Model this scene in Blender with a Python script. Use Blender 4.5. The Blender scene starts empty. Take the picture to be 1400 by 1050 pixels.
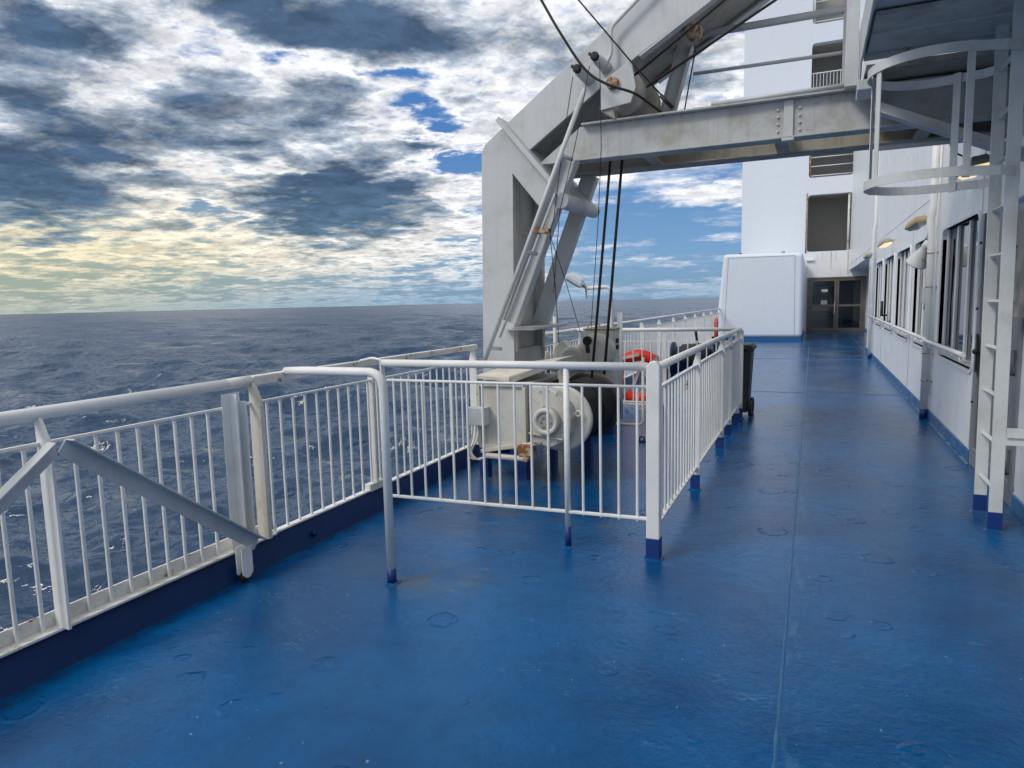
import bpy, bmesh, math, random
import numpy as np
from mathutils import Vector, Matrix
random.seed(7); np.random.seed(7)
R = math.radians; PI = math.pi
scene = bpy.context.scene
COL = scene.collection

# ------------------------------------------------------------------ camera
F = 935.0; CX = 700.0; CY = 525.0; EYE = Vector((0, 0, 1.5))
RM = Matrix(((0.91604561, 0.02638305, -0.40020541),
             (0.40038646, -0.11856104, 0.90864403),
             (-0.02347597, -0.9925962, -0.11917073)))      # lens axes (right, down, forward) -> ship axes
cam = bpy.data.cameras.new('camera'); camo = bpy.data.objects.new('camera', cam); COL.objects.link(camo)
cx_, cy_, cz_ = RM @ Vector((1, 0, 0)), RM @ Vector((0, -1, 0)), RM @ Vector((0, 0, -1))
camo.matrix_world = Matrix(((cx_.x, cy_.x, cz_.x, EYE.x), (cx_.y, cy_.y, cz_.y, EYE.y), (cx_.z, cy_.z, cz_.z, EYE.z), (0, 0, 0, 1)))
cam.sensor_width = 36; cam.lens = F / 1400 * 36; cam.clip_start = 0.05; cam.clip_end = 80000
scene.camera = camo

def at(px, py, x=None, y=None, z=None):
    """point of the ship on the plane x=, y= or z= that a line of sight meets (measuring aid)"""
    d = RM @ Vector((px - CX, py - CY, F))
    t = (x - EYE.x) / d.x if x is not None else (y - EYE.y) / d.y if y is not None else (z - EYE.z) / d.z
    return EYE + d * t

# ------------------------------------------------------------------ node helper
class NT:
    def __init__(s, nt): s.t = nt; s.n = nt.nodes; s.l = nt.links
    def node(s, k, **kw):
        n = s.n.new(k)
        for a, b in kw.items(): setattr(n, a, b)
        return n
    def put(s, sock, v):
        if v is None: return
        if hasattr(v, 'links') or isinstance(v, bpy.types.NodeSocket): s.l.new(v, sock)
        else: sock.default_value = v
    def m(s, op, a, b=None, c=None, clamp=False):
        n = s.node('ShaderNodeMath', operation=op, use_clamp=clamp)
        for i, v in enumerate((a, b, c)): s.put(n.inputs[i], v)
        return n.outputs[0]
    def v(s, op, a, b=None, scale=None):
        n = s.node('ShaderNodeVectorMath', operation=op)
        s.put(n.inputs[0], a); s.put(n.inputs[1], b)
        if scale is not None: s.put(n.inputs[3], scale)
        return n.outputs[0]
    def noise(s, vec, scale, detail=4, rough=.5, dist=0., out=0, lac=2.0):
        n = s.node('ShaderNodeTexNoise'); s.put(n.inputs['Vector'], vec)
        n.inputs['Scale'].default_value = scale; n.inputs['Detail'].default_value = detail
        n.inputs['Roughness'].default_value = rough; n.inputs['Distortion'].default_value = dist
        n.inputs['Lacunarity'].default_value = lac
        return n.outputs[out]
    def step(s, x, a, b, lo=0., hi=1.):
        n = s.node('ShaderNodeMapRange', interpolation_type='SMOOTHSTEP')
        s.put(n.inputs[0], x); n.inputs[1].default_value = a; n.inputs[2].default_value = b
        n.inputs[3].default_value = lo; n.inputs[4].default_value = hi
        return n.outputs[0]
    def mix(s, f, a, b, mode='MIX'):
        n = s.node('ShaderNodeMix', data_type='RGBA', blend_type=mode)
        s.put(n.inputs[0], f)
        s.put(n.inputs[6], a if not isinstance(a, tuple) else (*a[:3], 1)); s.put(n.inputs[7], b if not isinstance(b, tuple) else (*b[:3], 1))
        return n.outputs[2]
    def xyz(s, v):
        n = s.node('ShaderNodeSeparateXYZ'); s.put(n.inputs[0], v); return n.outputs
    def comb(s, x, y, z):
        n = s.node('ShaderNodeCombineXYZ')
        for i, v in enumerate((x, y, z)): s.put(n.inputs[i], v)
        return n.outputs[0]

# ------------------------------------------------------------------ sky
SUN_AZ, SUN_EL = -142.0, 44.0          # azimuth from the ship's heading (+Y), clockwise; elevation
world = bpy.data.worlds.new('World'); scene.world = world; world.use_nodes = True
W = NT(world.node_tree); W.n.clear()
tc = W.node('ShaderNodeTexCoord'); D = W.v('NORMALIZE', tc.outputs['Generated'])
dx, dy, dz = W.xyz(D)
az = W.m('MULTIPLY', W.m('ARCTAN2', dx, dy), 57.29578)
el = W.m('MULTIPLY', W.m('ARCSINE', dz), 57.29578)
den = W.m('ADD', W.m('MAXIMUM', dz, 0.0), 0.11)
P = W.v('SCALE', W.comb(W.m('DIVIDE', dx, den), W.m('DIVIDE', dy, den), W.m('MULTIPLY', dz, 1.5)), scale=.82)
warp = W.v('SUBTRACT', W.noise(P, 2.2, 5, .55, out=1), (.5, .5, .5))
warp2 = W.v('SUBTRACT', W.noise(P, 7.0, 5, .6, out=1), (.5, .5, .5))
wx, wy, wz = W.xyz(warp); vx, vy, vz = W.xyz(warp2)
azw = W.m('ADD', W.m('ADD', az, W.m('MULTIPLY', wx, 9.0)), W.m('MULTIPLY', vx, 6.0))
elw = W.m('ADD', W.m('ADD', el, W.m('MULTIPLY', wy, 5.0)), W.m('MULTIPLY', vy, 3.6))
CLOUDS = [(-37.3, 21.0, 6.7, 1.8, 0.75), (-30.0, 20.6, 5.2, 1.8, 0.45), (-43.6, 21.0, 3.1, 0.8, 0.3), (-55.4, 18.3, 4.8, 1.2, 0.6), (-57.6, 14.4, 2.5, 1.7, 0.5),
 (-57.0, 9.4, 4.8, 2.6, 0.75), (-58.9, 6.2, 5.1, 0.9, 0.3), (-46.6, 14.4, 3.8, 2.0, 0.5), (-46.3, 12.1, 6.8, 1.1, 0.35), (-39.0, 15.8, 2.9, 1.9, 0.5),
 (-35.1, 9.9, 3.5, 2.2, 0.65), (-38.1, 7.6, 4.9, 1.8, 0.7), (-39.1, 5.1, 1.7, 1.4, 0.45), (-30.0, 12.4, 1.3, 1.0, 0.6), (-43.5, 8.1, 3.8, 1.2, 0.3),
 (-51.7, 10.8, 2.4, 0.7, 0.4), (-45.4, 18.1, 5.7, 1.7, -0.12), (-51.8, 14.8, 2.8, 1.4, -0.15), (-31.4, 15.0, 1.6, .8, -0.28), (-39.4, 18.5, 2.0, 0.5, -0.35),
 (-29.1, 14.3, 1.8, 0.8, -0.5), (-29.9, 10.5, 3.0, 0.9, -0.4), (-34.5, 17.3, 4.5, 0.5, -0.30), (-40.1, 10.3, 2.2, 0.4, -0.4), (-46.7, 6.7, 3.1, 0.6, -0.45),
 (-26.9, 10.7, 2.4, .8, -0.30), (-48.9, 4.0, 14.1, 1.2, -0.15), (-51.5, 1.6, 15.9, 0.7, -0.35), (-31.9, 4.2, 3.6, 2.3, 0.12), (-12.0, 5.0, 11.0, 5.6, -0.42), (-17, 11.8, 3.5, 1.3, .25), (-9, 8.2, 7, .7, .22),
 (-8.3, 17.2, 3.2, 2.9, 0.2), (-26.7, 16.6, 2.9, 1.5, 0.12), (-29.6, 2.1, 4.8, 1.8, -0.2)]
field = None
for a, e, sa, se, w in CLOUDS:
    q = W.m('ADD', W.m('POWER', W.m('MULTIPLY', W.m('SUBTRACT', azw, a), 1 / sa), 2.0), W.m('POWER', W.m('MULTIPLY', W.m('SUBTRACT', elw, e), 1 / se), 2.0))
    # POWER of a negative base with an even exponent is fine
    g = W.m('MULTIPLY', W.m('EXPONENT', W.m('MULTIPLY', q, -0.8)), w)
    field = g if field is None else W.m('ADD', field, g)
n1 = W.noise(W.v('ADD', P, W.v('SCALE', warp, scale=.25)), 3.2, 10, .62)
n2 = W.noise(W.v('ADD', P, W.v('SCALE', warp2, scale=.10)), 11.0, 9, .62)
n3 = W.noise(P, 1.3, 3, .5)
dens = W.m('ADD', W.m('ADD', W.m('MULTIPLY', W.m('SUBTRACT', n1, .5), 1.55), W.m('MULTIPLY', W.m('SUBTRACT', n2, .5), .8)), W.m('MULTIPLY', W.m('SUBTRACT', n3, .5), .5))
strk = W.noise(W.comb(W.m('MULTIPLY', azw, .10), W.m('MULTIPLY', W.m('ADD', W.m('MULTIPLY', el, .75), W.m('MULTIPLY', elw, .25)), .85), 0.), 1.0, 6, .6)
right = W.m('MULTIPLY', W.step(az, -27, -20), W.step(el, 13, 9))
dens = W.m('ADD', W.m('MULTIPLY', dens, W.m('SUBTRACT', 1., W.m('MULTIPLY', right, .72))), W.m('MULTIPLY', W.m('SUBTRACT', strk, .5), W.m('ADD', W.m('MULTIPLY', right, .75), W.step(el, 1, 7, .9, 0.))))
dens = W.m('ADD', W.m('ADD', dens, field), 0.30)
cover = W.step(dens, -.07, .33)
thick = W.step(dens, .36, .95)
mid = W.step(dens, .20, .62)
# colours: backlit clouds, thin edges glow, thick cores are slate
glow = W.m('EXPONENT', W.m('MULTIPLY', W.m('ADD', W.m('POWER', W.m('MULTIPLY', W.m('ADD', az, 58.0), 1 / 24.0), 2.0), W.m('POWER', W.m('MULTIPLY', W.m('SUBTRACT', el, 3.0), 1 / 6.0), 2.0)), -1.0))
bright = W.mix(glow, (1.0, 1.0, 1.03), (1.02, .88, .60))
greyc = W.mix(glow, (.43, .50, .60), (.50, .53, .45))
dark = W.mix(W.step(el, 1, 11), (.13, .24, .34), (.072, .125, .215))
cc = W.mix(mid, bright, greyc); cc = W.mix(thick, cc, dark)
cc = W.mix(W.step(n2, .35, .65, .0, .35), cc, W.v('SCALE', cc, scale=1.45))
n4 = W.noise(W.v('ADD', P, W.v('SCALE', warp2, scale=.3)), 6.0, 8, .6)
cc = W.v('SCALE', cc, scale=W.step(n4, .30, .68, .72, 1.22))
# low haze veil above the horizon
blue_hi, blue_lo = (.085, .27, .68), (.22, .46, .80)
bsky = W.mix(W.step(el, 0, 15), blue_lo, blue_hi)
bsky = W.mix(glow, bsky, (.46, .56, .46))
veil = W.mix(W.step(az, -62, -30), (.42, .50, .47), (.22, .40, .60))
cc = W.mix(W.step(el, -.5, 4.5, .85, .0), cc, veil)
bsky = W.mix(W.step(el, -.5, 4.5, .80, .0), bsky, veil)
sky = W.node('ShaderNodeTexSky', sky_type='NISHITA', sun_disc=False)
sky.sun_elevation = R(SUN_EL); sky.sun_rotation = R(SUN_AZ); sky.altitude = 20; sky.air_density = 1.0; sky.dust_density = 1.0
bg1 = W.node('ShaderNodeBackground'); W.l.new(sky.outputs[0], bg1.inputs[0]); bg1.inputs[1].default_value = 0.05
bg2 = W.node('ShaderNodeBackground'); W.l.new(bsky, bg2.inputs[0]); bg2.inputs[1].default_value = 0.80
bg3 = W.node('ShaderNodeBackground'); W.l.new(cc, bg3.inputs[0]); bg3.inputs[1].default_value = 0.86
mA = W.node('ShaderNodeMixShader'); mA.inputs[0].default_value = .8; W.l.new(bg1.outputs[0], mA.inputs[1]); W.l.new(bg2.outputs[0], mA.inputs[2])
mB = W.node('ShaderNodeMixShader'); W.l.new(cover, mB.inputs[0]); W.l.new(mA.outputs[0], mB.inputs[1]); W.l.new(bg3.outputs[0], mB.inputs[2])
wo = W.node('ShaderNodeOutputWorld'); W.l.new(mB.outputs[0], wo.inputs[0])

sun = bpy.data.lights.new('sun', 'SUN'); suno = bpy.data.objects.new('sun', sun); COL.objects.link(suno)
sun.energy = 1.5; sun.angle = R(16); sun.color = (1.0, .93, .82)
sd = Vector((math.sin(R(SUN_AZ)) * math.cos(R(SUN_EL)), math.cos(R(SUN_AZ)) * math.cos(R(SUN_EL)), math.sin(R(SUN_EL))))
suno.rotation_euler = sd.to_track_quat('Z', 'Y').to_euler(); suno.location = (-20, 20, 30)

scene.view_settings.view_transform = 'Standard'; scene.view_settings.look = 'None'
scene.view_settings.exposure = 0.15; scene.view_settings.gamma = 1.0; scene.view_settings.use_curve_mapping = False
scene.render.engine = 'CYCLES'

# ------------------------------------------------------------------ materials
def base(name):
    m = bpy.data.materials.new(name); m.use_nodes = True
    T = NT(m.node_tree); T.n.clear()
    b = T.node('ShaderNodeBsdfPrincipled'); o = T.node('ShaderNodeOutputMaterial'); T.l.new(b.outputs[0], o.inputs[0])
    g = T.node('ShaderNodeNewGeometry')
    return m, T, b, g.outputs['Position']

def paint(name, col, rough=.42, dirt=.25, dirtcol=(.30, .27, .22), rust=0., streak=.0, bump=.15, wavy=0., metal=0., rustscale=3.2, spec=.5):
    m, T, b, p = base(name)
    n = T.noise(p, 4.0, 7, .6); f = T.noise(p, 45.0, 5, .6)
    c = T.mix(T.step(n, .42, .75, 0., dirt), col, dirtcol)
    c = T.mix(T.step(f, .5, .8, 0., dirt * .7), c, dirtcol)
    if streak:
        s = T.noise(T.v('MULTIPLY', p, (13, 13, .7)), 1.0, 5, .6)
        c = T.mix(T.step(s, .50, .78, 0., streak), c, dirtcol)
    rgh = T.step(n, .3, .8, rough, min(1, rough + .25))
    if rust:
        r1 = T.noise(p, rustscale, 9, .68); r2 = T.noise(T.v('MULTIPLY', p, (18, 18, 1.4)), 1.0, 5, .6)
        th = .72 - .22 * rust
        k = T.step(r1, th, th + .07); k2 = T.m('MULTIPLY', T.step(r1, th - .07, th + .07), T.step(r2, .45, .7))
        c = T.mix(T.m('MULTIPLY', k2, .6), c, (.42, .24, .07))
        c = T.mix(k, c, T.mix(f, (.10, .035, .012), (.34, .13, .035)))
        rgh = T.m('MAXIMUM', rgh, T.m('MULTIPLY', k, .85))
    T.put(b.inputs['Base Color'], c); T.put(b.inputs['Roughness'], rgh); b.inputs['Metallic'].default_value = metal
    b.inputs['Specular IOR Level'].default_value = spec
    h = T.m('ADD', T.m('MULTIPLY', T.noise(p, 90, 3, .6), .0016), T.m('MULTIPLY', T.noise(p, 14, 3, .5), .004))
    if wavy:
        h = T.m('ADD', h, T.m('MULTIPLY', T.noise(T.v('MULTIPLY', p, (2.4, 2.4, .6)), 1.0, 3, .55), .05 * wavy))
    if wavy:      # plating drawn in between its stiffeners
        sx, sy, sz = T.xyz(p); q = T.m('MULTIPLY', T.m('POWER', T.m('ABSOLUTE', T.m('SINE', T.m('MULTIPLY', T.m('ADD', sx, sy), PI / .66))), .5), T.m('POWER', T.m('ABSOLUTE', T.m('SINE', T.m('MULTIPLY', sz, PI / 2.4))), .5))
        h = T.m('SUBTRACT', h, T.m('MULTIPLY', q, .010 * wavy))
    bp = T.node('ShaderNodeBump'); T.put(bp.inputs['Height'], h); bp.inputs['Strength'].default_value = min(1, bump * 2 + .2); bp.inputs['Distance'].default_value = 1.0 if wavy else .6
    T.l.new(bp.outputs[0], b.inputs['Normal'])
    return m

M = {}
M['white'] = paint('white_rail_paint', (.80, .81, .80), .36, .22, (.36, .33, .27), rust=.18)
M['white_rusty'] = paint('worn_white_paint', (.76, .75, .71), .45, .4, (.38, .33, .24), rust=.62, rustscale=7)
M['wall'] = paint('white_wall_paint', (.80, .82, .84), .30, .14, (.50, .50, .47), rust=.0, streak=.30, wavy=1.0)
M['tower'] = paint('white_tower_paint', (.72, .78, .86), .45, .10, (.50, .52, .55), rust=.02, streak=.07, wavy=.2)
M['crane'] = paint('grey_white_crane_paint', (.56, .585, .60), .42, .30, (.30, .28, .24), rust=.12, streak=.25)
M['cream'] = paint('cream_machine_paint', (.68, .65, .57), .45, .4, (.34, .26, .16), rust=.34, streak=.3, rustscale=4)
M['beam'] = paint('dull_beam_paint', (.47, .49, .50), .5, .5, (.22, .18, .12), rust=.25, streak=.4)
M['beamlow'] = paint('stained_beam_paint', (.40, .39, .35), .6, .6, (.22, .17, .10), rust=.28, streak=.6)
M['plat'] = paint('platform_underside_paint', (.45, .48, .52), .45, .3, (.18, .18, .18), rust=.1)
M['doorgrey'] = paint('grey_door_paint', (.20, .21, .23), .4, .3, (.10, .10, .10), rust=.05)
M['opening'] = paint('grey_recess_paint', (.46, .45, .42), .6, .15, (.16, .15, .13))
M['bronze'] = paint('bronze_door_frame', (.17, .15, .13), .38, .4, (.30, .27, .24), metal=.6)
M['bluefoot'] = paint('dark_blue_paint', (.006, .035, .19), .38, .2, (.02, .04, .10), rust=.05)
M['coam'] = paint('coaming_blue_paint', (.002, .026, .115), .35, .4, (.004, .03, .07), rust=.05, spec=.25)
M['base'] = paint('baseboard_blue_paint', (.015, .11, .29), .35, .3, (.05, .09, .13), rust=.05)
M['black'] = paint('black_rubber', (.018, .018, .02), .5, .2, (.05, .05, .05), spec=.4)
M['rope'] = paint('greased_wire_rope', (.008, .008, .009), .6, .2, (.05, .045, .04))
M['winch'] = paint('cream_white_winch_paint', (.60, .60, .55), .42, .5, (.32, .26, .17), rust=.4, streak=.3, rustscale=6)
M['drum'] = paint('oily_drum_steel', (.06, .055, .05), .4, .6, (.12, .08, .05), rust=.5, metal=.3)
M['red'] = paint('red_float_plastic', (.78, .03, .012), .4, .15, (.35, .03, .02))
M['bin'] = paint('dark_green_bin_plastic', (.035, .045, .042), .55, .2, (.07, .07, .06))
M['navy'] = paint('navy_cover', (.012, .035, .085), .5, .2, (.03, .04, .06))
M['lampgrey'] = paint('grey_lamp_housing', (.36, .35, .31), .5, .5, (.20, .15, .08), rust=.35, rustscale=8)
M['lampbrown'] = paint('tarnished_lamp_housing', (.40, .30, .15), .5, .8, (.16, .11, .05), rust=.5, rustscale=20)
M['rustpin'] = paint('rusty_pin_steel', (.50, .44, .33), .6, .8, (.20, .10, .04), rust=1.15, rustscale=18)
M['galv'] = paint('dull_galvanised_ladder', (.63, .66, .66), .45, .35, (.30, .29, .25), rust=.15)
M['speckle'] = paint('speckled_grey_panel', (.36, .35, .33), .7, .9, (.16, .15, .14))
M['sticker'] = paint('white_sticker', (.62, .64, .64), .5, .1, (.5, .5, .5))
M['cable'] = paint('white_cable', (.60, .58, .52), .5, .3, (.3, .26, .2))
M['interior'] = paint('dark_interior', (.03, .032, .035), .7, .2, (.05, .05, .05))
M['stair'] = paint('grey_stair_edge', (.16, .17, .18), .6, .2, (.1, .1, .1))

def glassy(name, col, rough=.04):
    m, T, b, p = base(name); b.inputs['Base Color'].default_value = (*col, 1); b.inputs['Roughness'].default_value = rough
    b.inputs['Specular IOR Level'].default_value = .6
    bp = T.node('ShaderNodeBump'); T.put(bp.inputs['Height'], T.noise(p, 1.8, 2, .5)); bp.inputs['Strength'].default_value = .25; bp.inputs['Distance'].default_value = .02
    T.l.new(bp.outputs[0], b.inputs['Normal']); return m
M['glass'] = glassy('dark_window_glass', (.012, .018, .022))
def clearglass():
    m = bpy.data.materials.new('door_glass'); m.use_nodes = True; T = NT(m.node_tree); T.n.clear()
    o = T.node('ShaderNodeOutputMaterial'); mx = T.node('ShaderNodeMixShader'); tr = T.node('ShaderNodeBsdfTransparent'); gl = T.node('ShaderNodeBsdfGlossy')
    tr.inputs[0].default_value = (.55, .6, .62, 1); gl.inputs['Roughness'].default_value = .03; fr = T.node('ShaderNodeFresnel'); fr.inputs[0].default_value = 1.6
    T.l.new(fr.outputs[0], mx.inputs[0]); T.l.new(tr.outputs[0], mx.inputs[1]); T.l.new(gl.outputs[0], mx.inputs[2]); T.l.new(mx.outputs[0], o.inputs[0]); return m
M['clear'] = clearglass()
def emis(name, col, s):
    m, T, b, p = base(name); b.inputs['Base Color'].default_value = (*col, 1); b.inputs['Emission Color'].default_value = (*col, 1); b.inputs['Emission Strength'].default_value = s; return m
M['lit'] = emis('lit_lamp_glass', (1.0, .78, .45), .8)
M['lens'] = glassy('lamp_lens', (.40, .42, .40), .2)

def deck_mat():
    m, T, b, p = base('wet_blue_deck_paint')
    n = T.noise(p, .9, 6, .6); n2 = T.noise(p, 5.0, 6, .65); n3 = T.noise(p, 28, 5, .6)
    c = T.mix(T.step(n, .3, .7), (.0002, .050, .165), (.0003, .104, .300))
    c = T.mix(T.step(n2, .45, .8, 0, .45), c, (.006, .090, .235))
    n5 = T.noise(T.v('MULTIPLY', p, (14, 9, 1)), 1., 6, .7); c = T.mix(T.step(n5, .48, .72, 0, .40), c, (.0004, .042, .140)); c = T.mix(T.step(n5, .36, .22, 0, .5), c, (.002, .14, .34))
    x, y, z = T.xyz(p)
    # worn, dirty patches where water stands
    def spot(px, py, sx, sy):
        q = T.m('ADD', T.m('POWER', T.m('MULTIPLY', T.m('SUBTRACT', x, px), 1 / sx), 2.), T.m('POWER', T.m('MULTIPLY', T.m('SUBTRACT', y, py), 1 / sy), 2.))
        return T.m('EXPONENT', T.m('MULTIPLY', q, -1.))
    s = spot(-2.15, 4.35, .45, .55)
    for a in [(-2.3, 5.3, .5, .6), (1.0, 8.0, .3, 1.6), (.7, 12.0, .5, .5), (-1.95, 3.1, .35, .2), (1.25, 4.8, .25, .9), (-1.4, 4.4, .3, .25), (.4, 19., .4, 1.2)]: s = T.m('MAXIMUM', s, spot(*a))
    wear = T.m('MULTIPLY', s, T.step(T.noise(p, 3.2, 8, .7), .40, .62))
    c = T.mix(T.m('MULTIPLY', wear, .75), c, (.075, .095, .105))
    brown = T.m('MULTIPLY', T.step(T.noise(p, 2.3, 7, .7), .655, .70), .45)
    c = T.mix(brown, c, (.07, .075, .07))
    speck = T.step(T.noise(p, 34, 2, .5), .74, .77); c = T.mix(T.m('MULTIPLY', speck, .7), c, (.30, .34, .34))
    dk = T.step(T.noise(T.v('ADD', p, (9, 3, 0)), 21, 2, .5), .77, .79); c = T.mix(T.m('MULTIPLY', dk, .7), c, (.01, .015, .025))
    gm = T.m('MULTIPLY', T.step(x, -2.72, -2.86), T.step(T.noise(p, 7., 7, .7), .38, .62)); c = T.mix(T.m('MULTIPLY', gm, .45), c, (.008, .016, .03))
    gf = T.m('MULTIPLY', T.step(x, -2.55, -2.86), T.step(T.noise(p, 16., 5, .7), .62, .66)); c = T.mix(T.m('MULTIPLY', gf, .8), c, (.01, .02, .03))
    sc = T.m('MULTIPLY', T.step(T.m('ABSOLUTE', T.m('SUBTRACT', T.noise(T.v('MULTIPLY', p, (3., 9., 1)), 1., 4, .6), .5)), 0, .012, 1., 0.), T.step(T.noise(p, 2.6, 5, .6), .54, .66))
    c = T.mix(T.m('MULTIPLY', sc, .45), c, (.10, .24, .36))
    # chipped lines beside the weld seam
    cl = T.m('MULTIPLY', T.step(T.m('ABSOLUTE', T.m('ADD', x, .035)), .012, .045, 1., 0.), T.step(T.noise(T.v('MULTIPLY', p, (14, 3, 1)), 1.4, 6, .7), .5, .6))
    c = T.mix(T.m('MULTIPLY', cl, .3), c, (.06, .19, .31))
    eg = T.m('MULTIPLY', T.step(T.m('ABSOLUTE', T.m('SUBTRACT', x, 1.272)), .004, .022, 1., 0.), T.step(T.noise(T.v('MULTIPLY', p, (6, 2.2, 1)), 1.6, 6, .7), .42, .55))
    eg = T.m('MULTIPLY', eg, T.step(y, 6.9, 7.0)); c = T.mix(T.m('MULTIPLY', eg, .7), c, (.30, .38, .42))
    T.put(b.inputs['Base Color'], c)
    rg = T.m('ADD', T.step(n, .3, .75, .03, .15), T.m('MULTIPLY', n2, .07)); rg = T.m('ADD', rg, T.m('MULTIPLY', wear, .12))
    T.put(b.inputs['Roughness'], rg); b.inputs['Specular IOR Level'].default_value = .38; b.inputs['Specular Tint'].default_value = (.22, .62, 1., 1)
    # relief: brushed skin, hollows, blistered rings
    def rings(scale, off, rad, wd, lo):
        vn = T.node('ShaderNodeTexVoronoi'); vn.inputs['Scale'].default_value = scale
        pw = T.v('ADD', T.v('ADD', T.v('MULTIPLY', p, (1., 1., 0.)), (off, off * 1.7, 0)), T.v('SCALE', T.v('SUBTRACT', T.noise(p, 6., 3, .5, out=1), (.5, .5, .5)), scale=.07))
        T.put(vn.inputs['Vector'], pw); vn.inputs['Randomness'].default_value = 1.
        d = vn.outputs['Distance']; cr, cg, cb = T.xyz(vn.outputs['Color'])
        rr = T.m('ADD', T.m('MULTIPLY', cg, rad * .8), rad * .5)
        k = T.step(T.m('ABSOLUTE', T.m('SUBTRACT', d, rr)), 0., wd, 1., 0.)
        inside = T.step(T.m('SUBTRACT', d, rr), -.05, 0, 1., 0.)
        k = T.m('MULTIPLY', k, T.step(T.noise(p, 9., 2, .5), .38, .55))
        return T.m('MULTIPLY', T.m('ADD', k, T.m('MULTIPLY', inside, .4)), T.step(cr, lo, lo + .02))
    h = T.m('ADD', T.m('MULTIPLY', rings(2.3, 3.1, .18, .045, .45), .0060), T.m('MULTIPLY', rings(4.6, 8.3, .20, .07, .50), .0038))
    ridg = T.m('ABSOLUTE', T.m('SUBTRACT', T.noise(T.v('MULTIPLY', p, (5., 9., 1)), 1., 5, .6, dist=.6), .5))
    h = T.m('ADD', h, T.m('MULTIPLY', T.m('MULTIPLY', T.step(ridg, 0, .035, 1., 0.), T.step(n, .4, .6)), .0006))
    h = T.m('ADD', h, T.m('MULTIPLY', T.noise(p, 2.0, 4, .5), .011))
    h = T.m('ADD', h, T.m('MULTIPLY', n3, .0038)); h = T.m('ADD', h, T.m('MULTIPLY', T.noise(p, 110, 3, .6), .0012))
    bp = T.node('ShaderNodeBump'); T.put(bp.inputs['Height'], h); bp.inputs['Strength'].default_value = .9; bp.inputs['Distance'].default_value = 1.
    T.l.new(bp.outputs[0], b.inputs['Normal'])
    return m
M['deck'] = deck_mat()
M['seam'] = paint('worn_weld_bead', (.006, .10, .25), .35, .5, (.10, .22, .32), bump=.4)

def sea_mat():
    m, T, b, p = base('dark_sea_water')
    ps = T.v('MULTIPLY', p, (1, 1, 0))
    n1 = T.noise(ps, .9, 6, .62, dist=.3); n2 = T.noise(ps, .12, 5, .6); big = T.noise(ps, .006, 4, .55)
    c = T.mix(big, (.013, .040, .090), (.022, .060, .118))
    x, y, z = T.xyz(p)
    # foam: breaking crests and the ship's wash close to the hull
    crest = T.step(z, SEA_Z + .75, SEA_Z + 1.3)
    fo = T.m('MULTIPLY', crest, T.step(T.noise(ps, .8, 8, .72), .56, .68))
    wash = T.m('MULTIPLY', T.step(T.m('ABSOLUTE', T.m('ADD', x, 21.)), 0, 9., 1., 0.), T.step(T.noise(T.v('MULTIPLY', ps, (1.2, .45, 0)), .7, 9, .72), .60, .72))
    wash = T.m('MULTIPLY', wash, T.step(y, 18., 30.))
    foam = T.m('MAXIMUM', T.m('MULTIPLY', fo, .10), T.m('MULTIPLY', wash, .28))
    c = T.mix(foam, c, (.55, .60, .66))
    T.put(b.inputs['Base Color'], c); T.put(b.inputs['Roughness'], T.m('ADD', T.m('MULTIPLY', foam, .4), T.step(T.m('LOGARITHM', T.m('ADD', T.m('MULTIPLY', x, x), T.m('MULTIPLY', y, y)), 10.), 3.4, 5.8, .10, .27))); b.inputs['IOR'].default_value = 1.333; b.inputs['Specular IOR Level'].default_value = .75
    # ripples tilt the surface normal directly, so far water keeps its slope
    half = (.5, .5, .5); sx, sy, sz_ = T.xyz(T.v('ADD', ps, T.v('SCALE', T.v('SUBTRACT', T.noise(ps, .35, 3, .5, out=1), half), scale=2.2)))
    pr = T.comb(T.m('MULTIPLY', T.m('SUBTRACT', sy, sx), 1.05), T.m('MULTIPLY', T.m('ADD', sy, sx), .42), 0.)
    t = T.v('SCALE', T.v('SUBTRACT', T.noise(pr, .75, 5, .66, out=1), half), scale=2.3)
    t = T.v('ADD', t, T.v('SCALE', T.v('SUBTRACT', T.noise(pr, 6.0, 3, .6, out=1), half), scale=1.0))
    t = T.v('ADD', t, T.v('SCALE', T.v('SUBTRACT', T.noise(pr, .22, 4, .6, out=1), half), scale=1.3))
    g_ = [n for n in T.n if n.bl_idname == 'ShaderNodeNewGeometry'][0]
    T.l.new(T.v('NORMALIZE', T.v('ADD', g_.outputs['Normal'], T.v('MULTIPLY', t, (1, 1, 0)))), b.inputs['Normal']); return m
SEA_Z = -16.0
M['sea'] = sea_mat()

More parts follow.
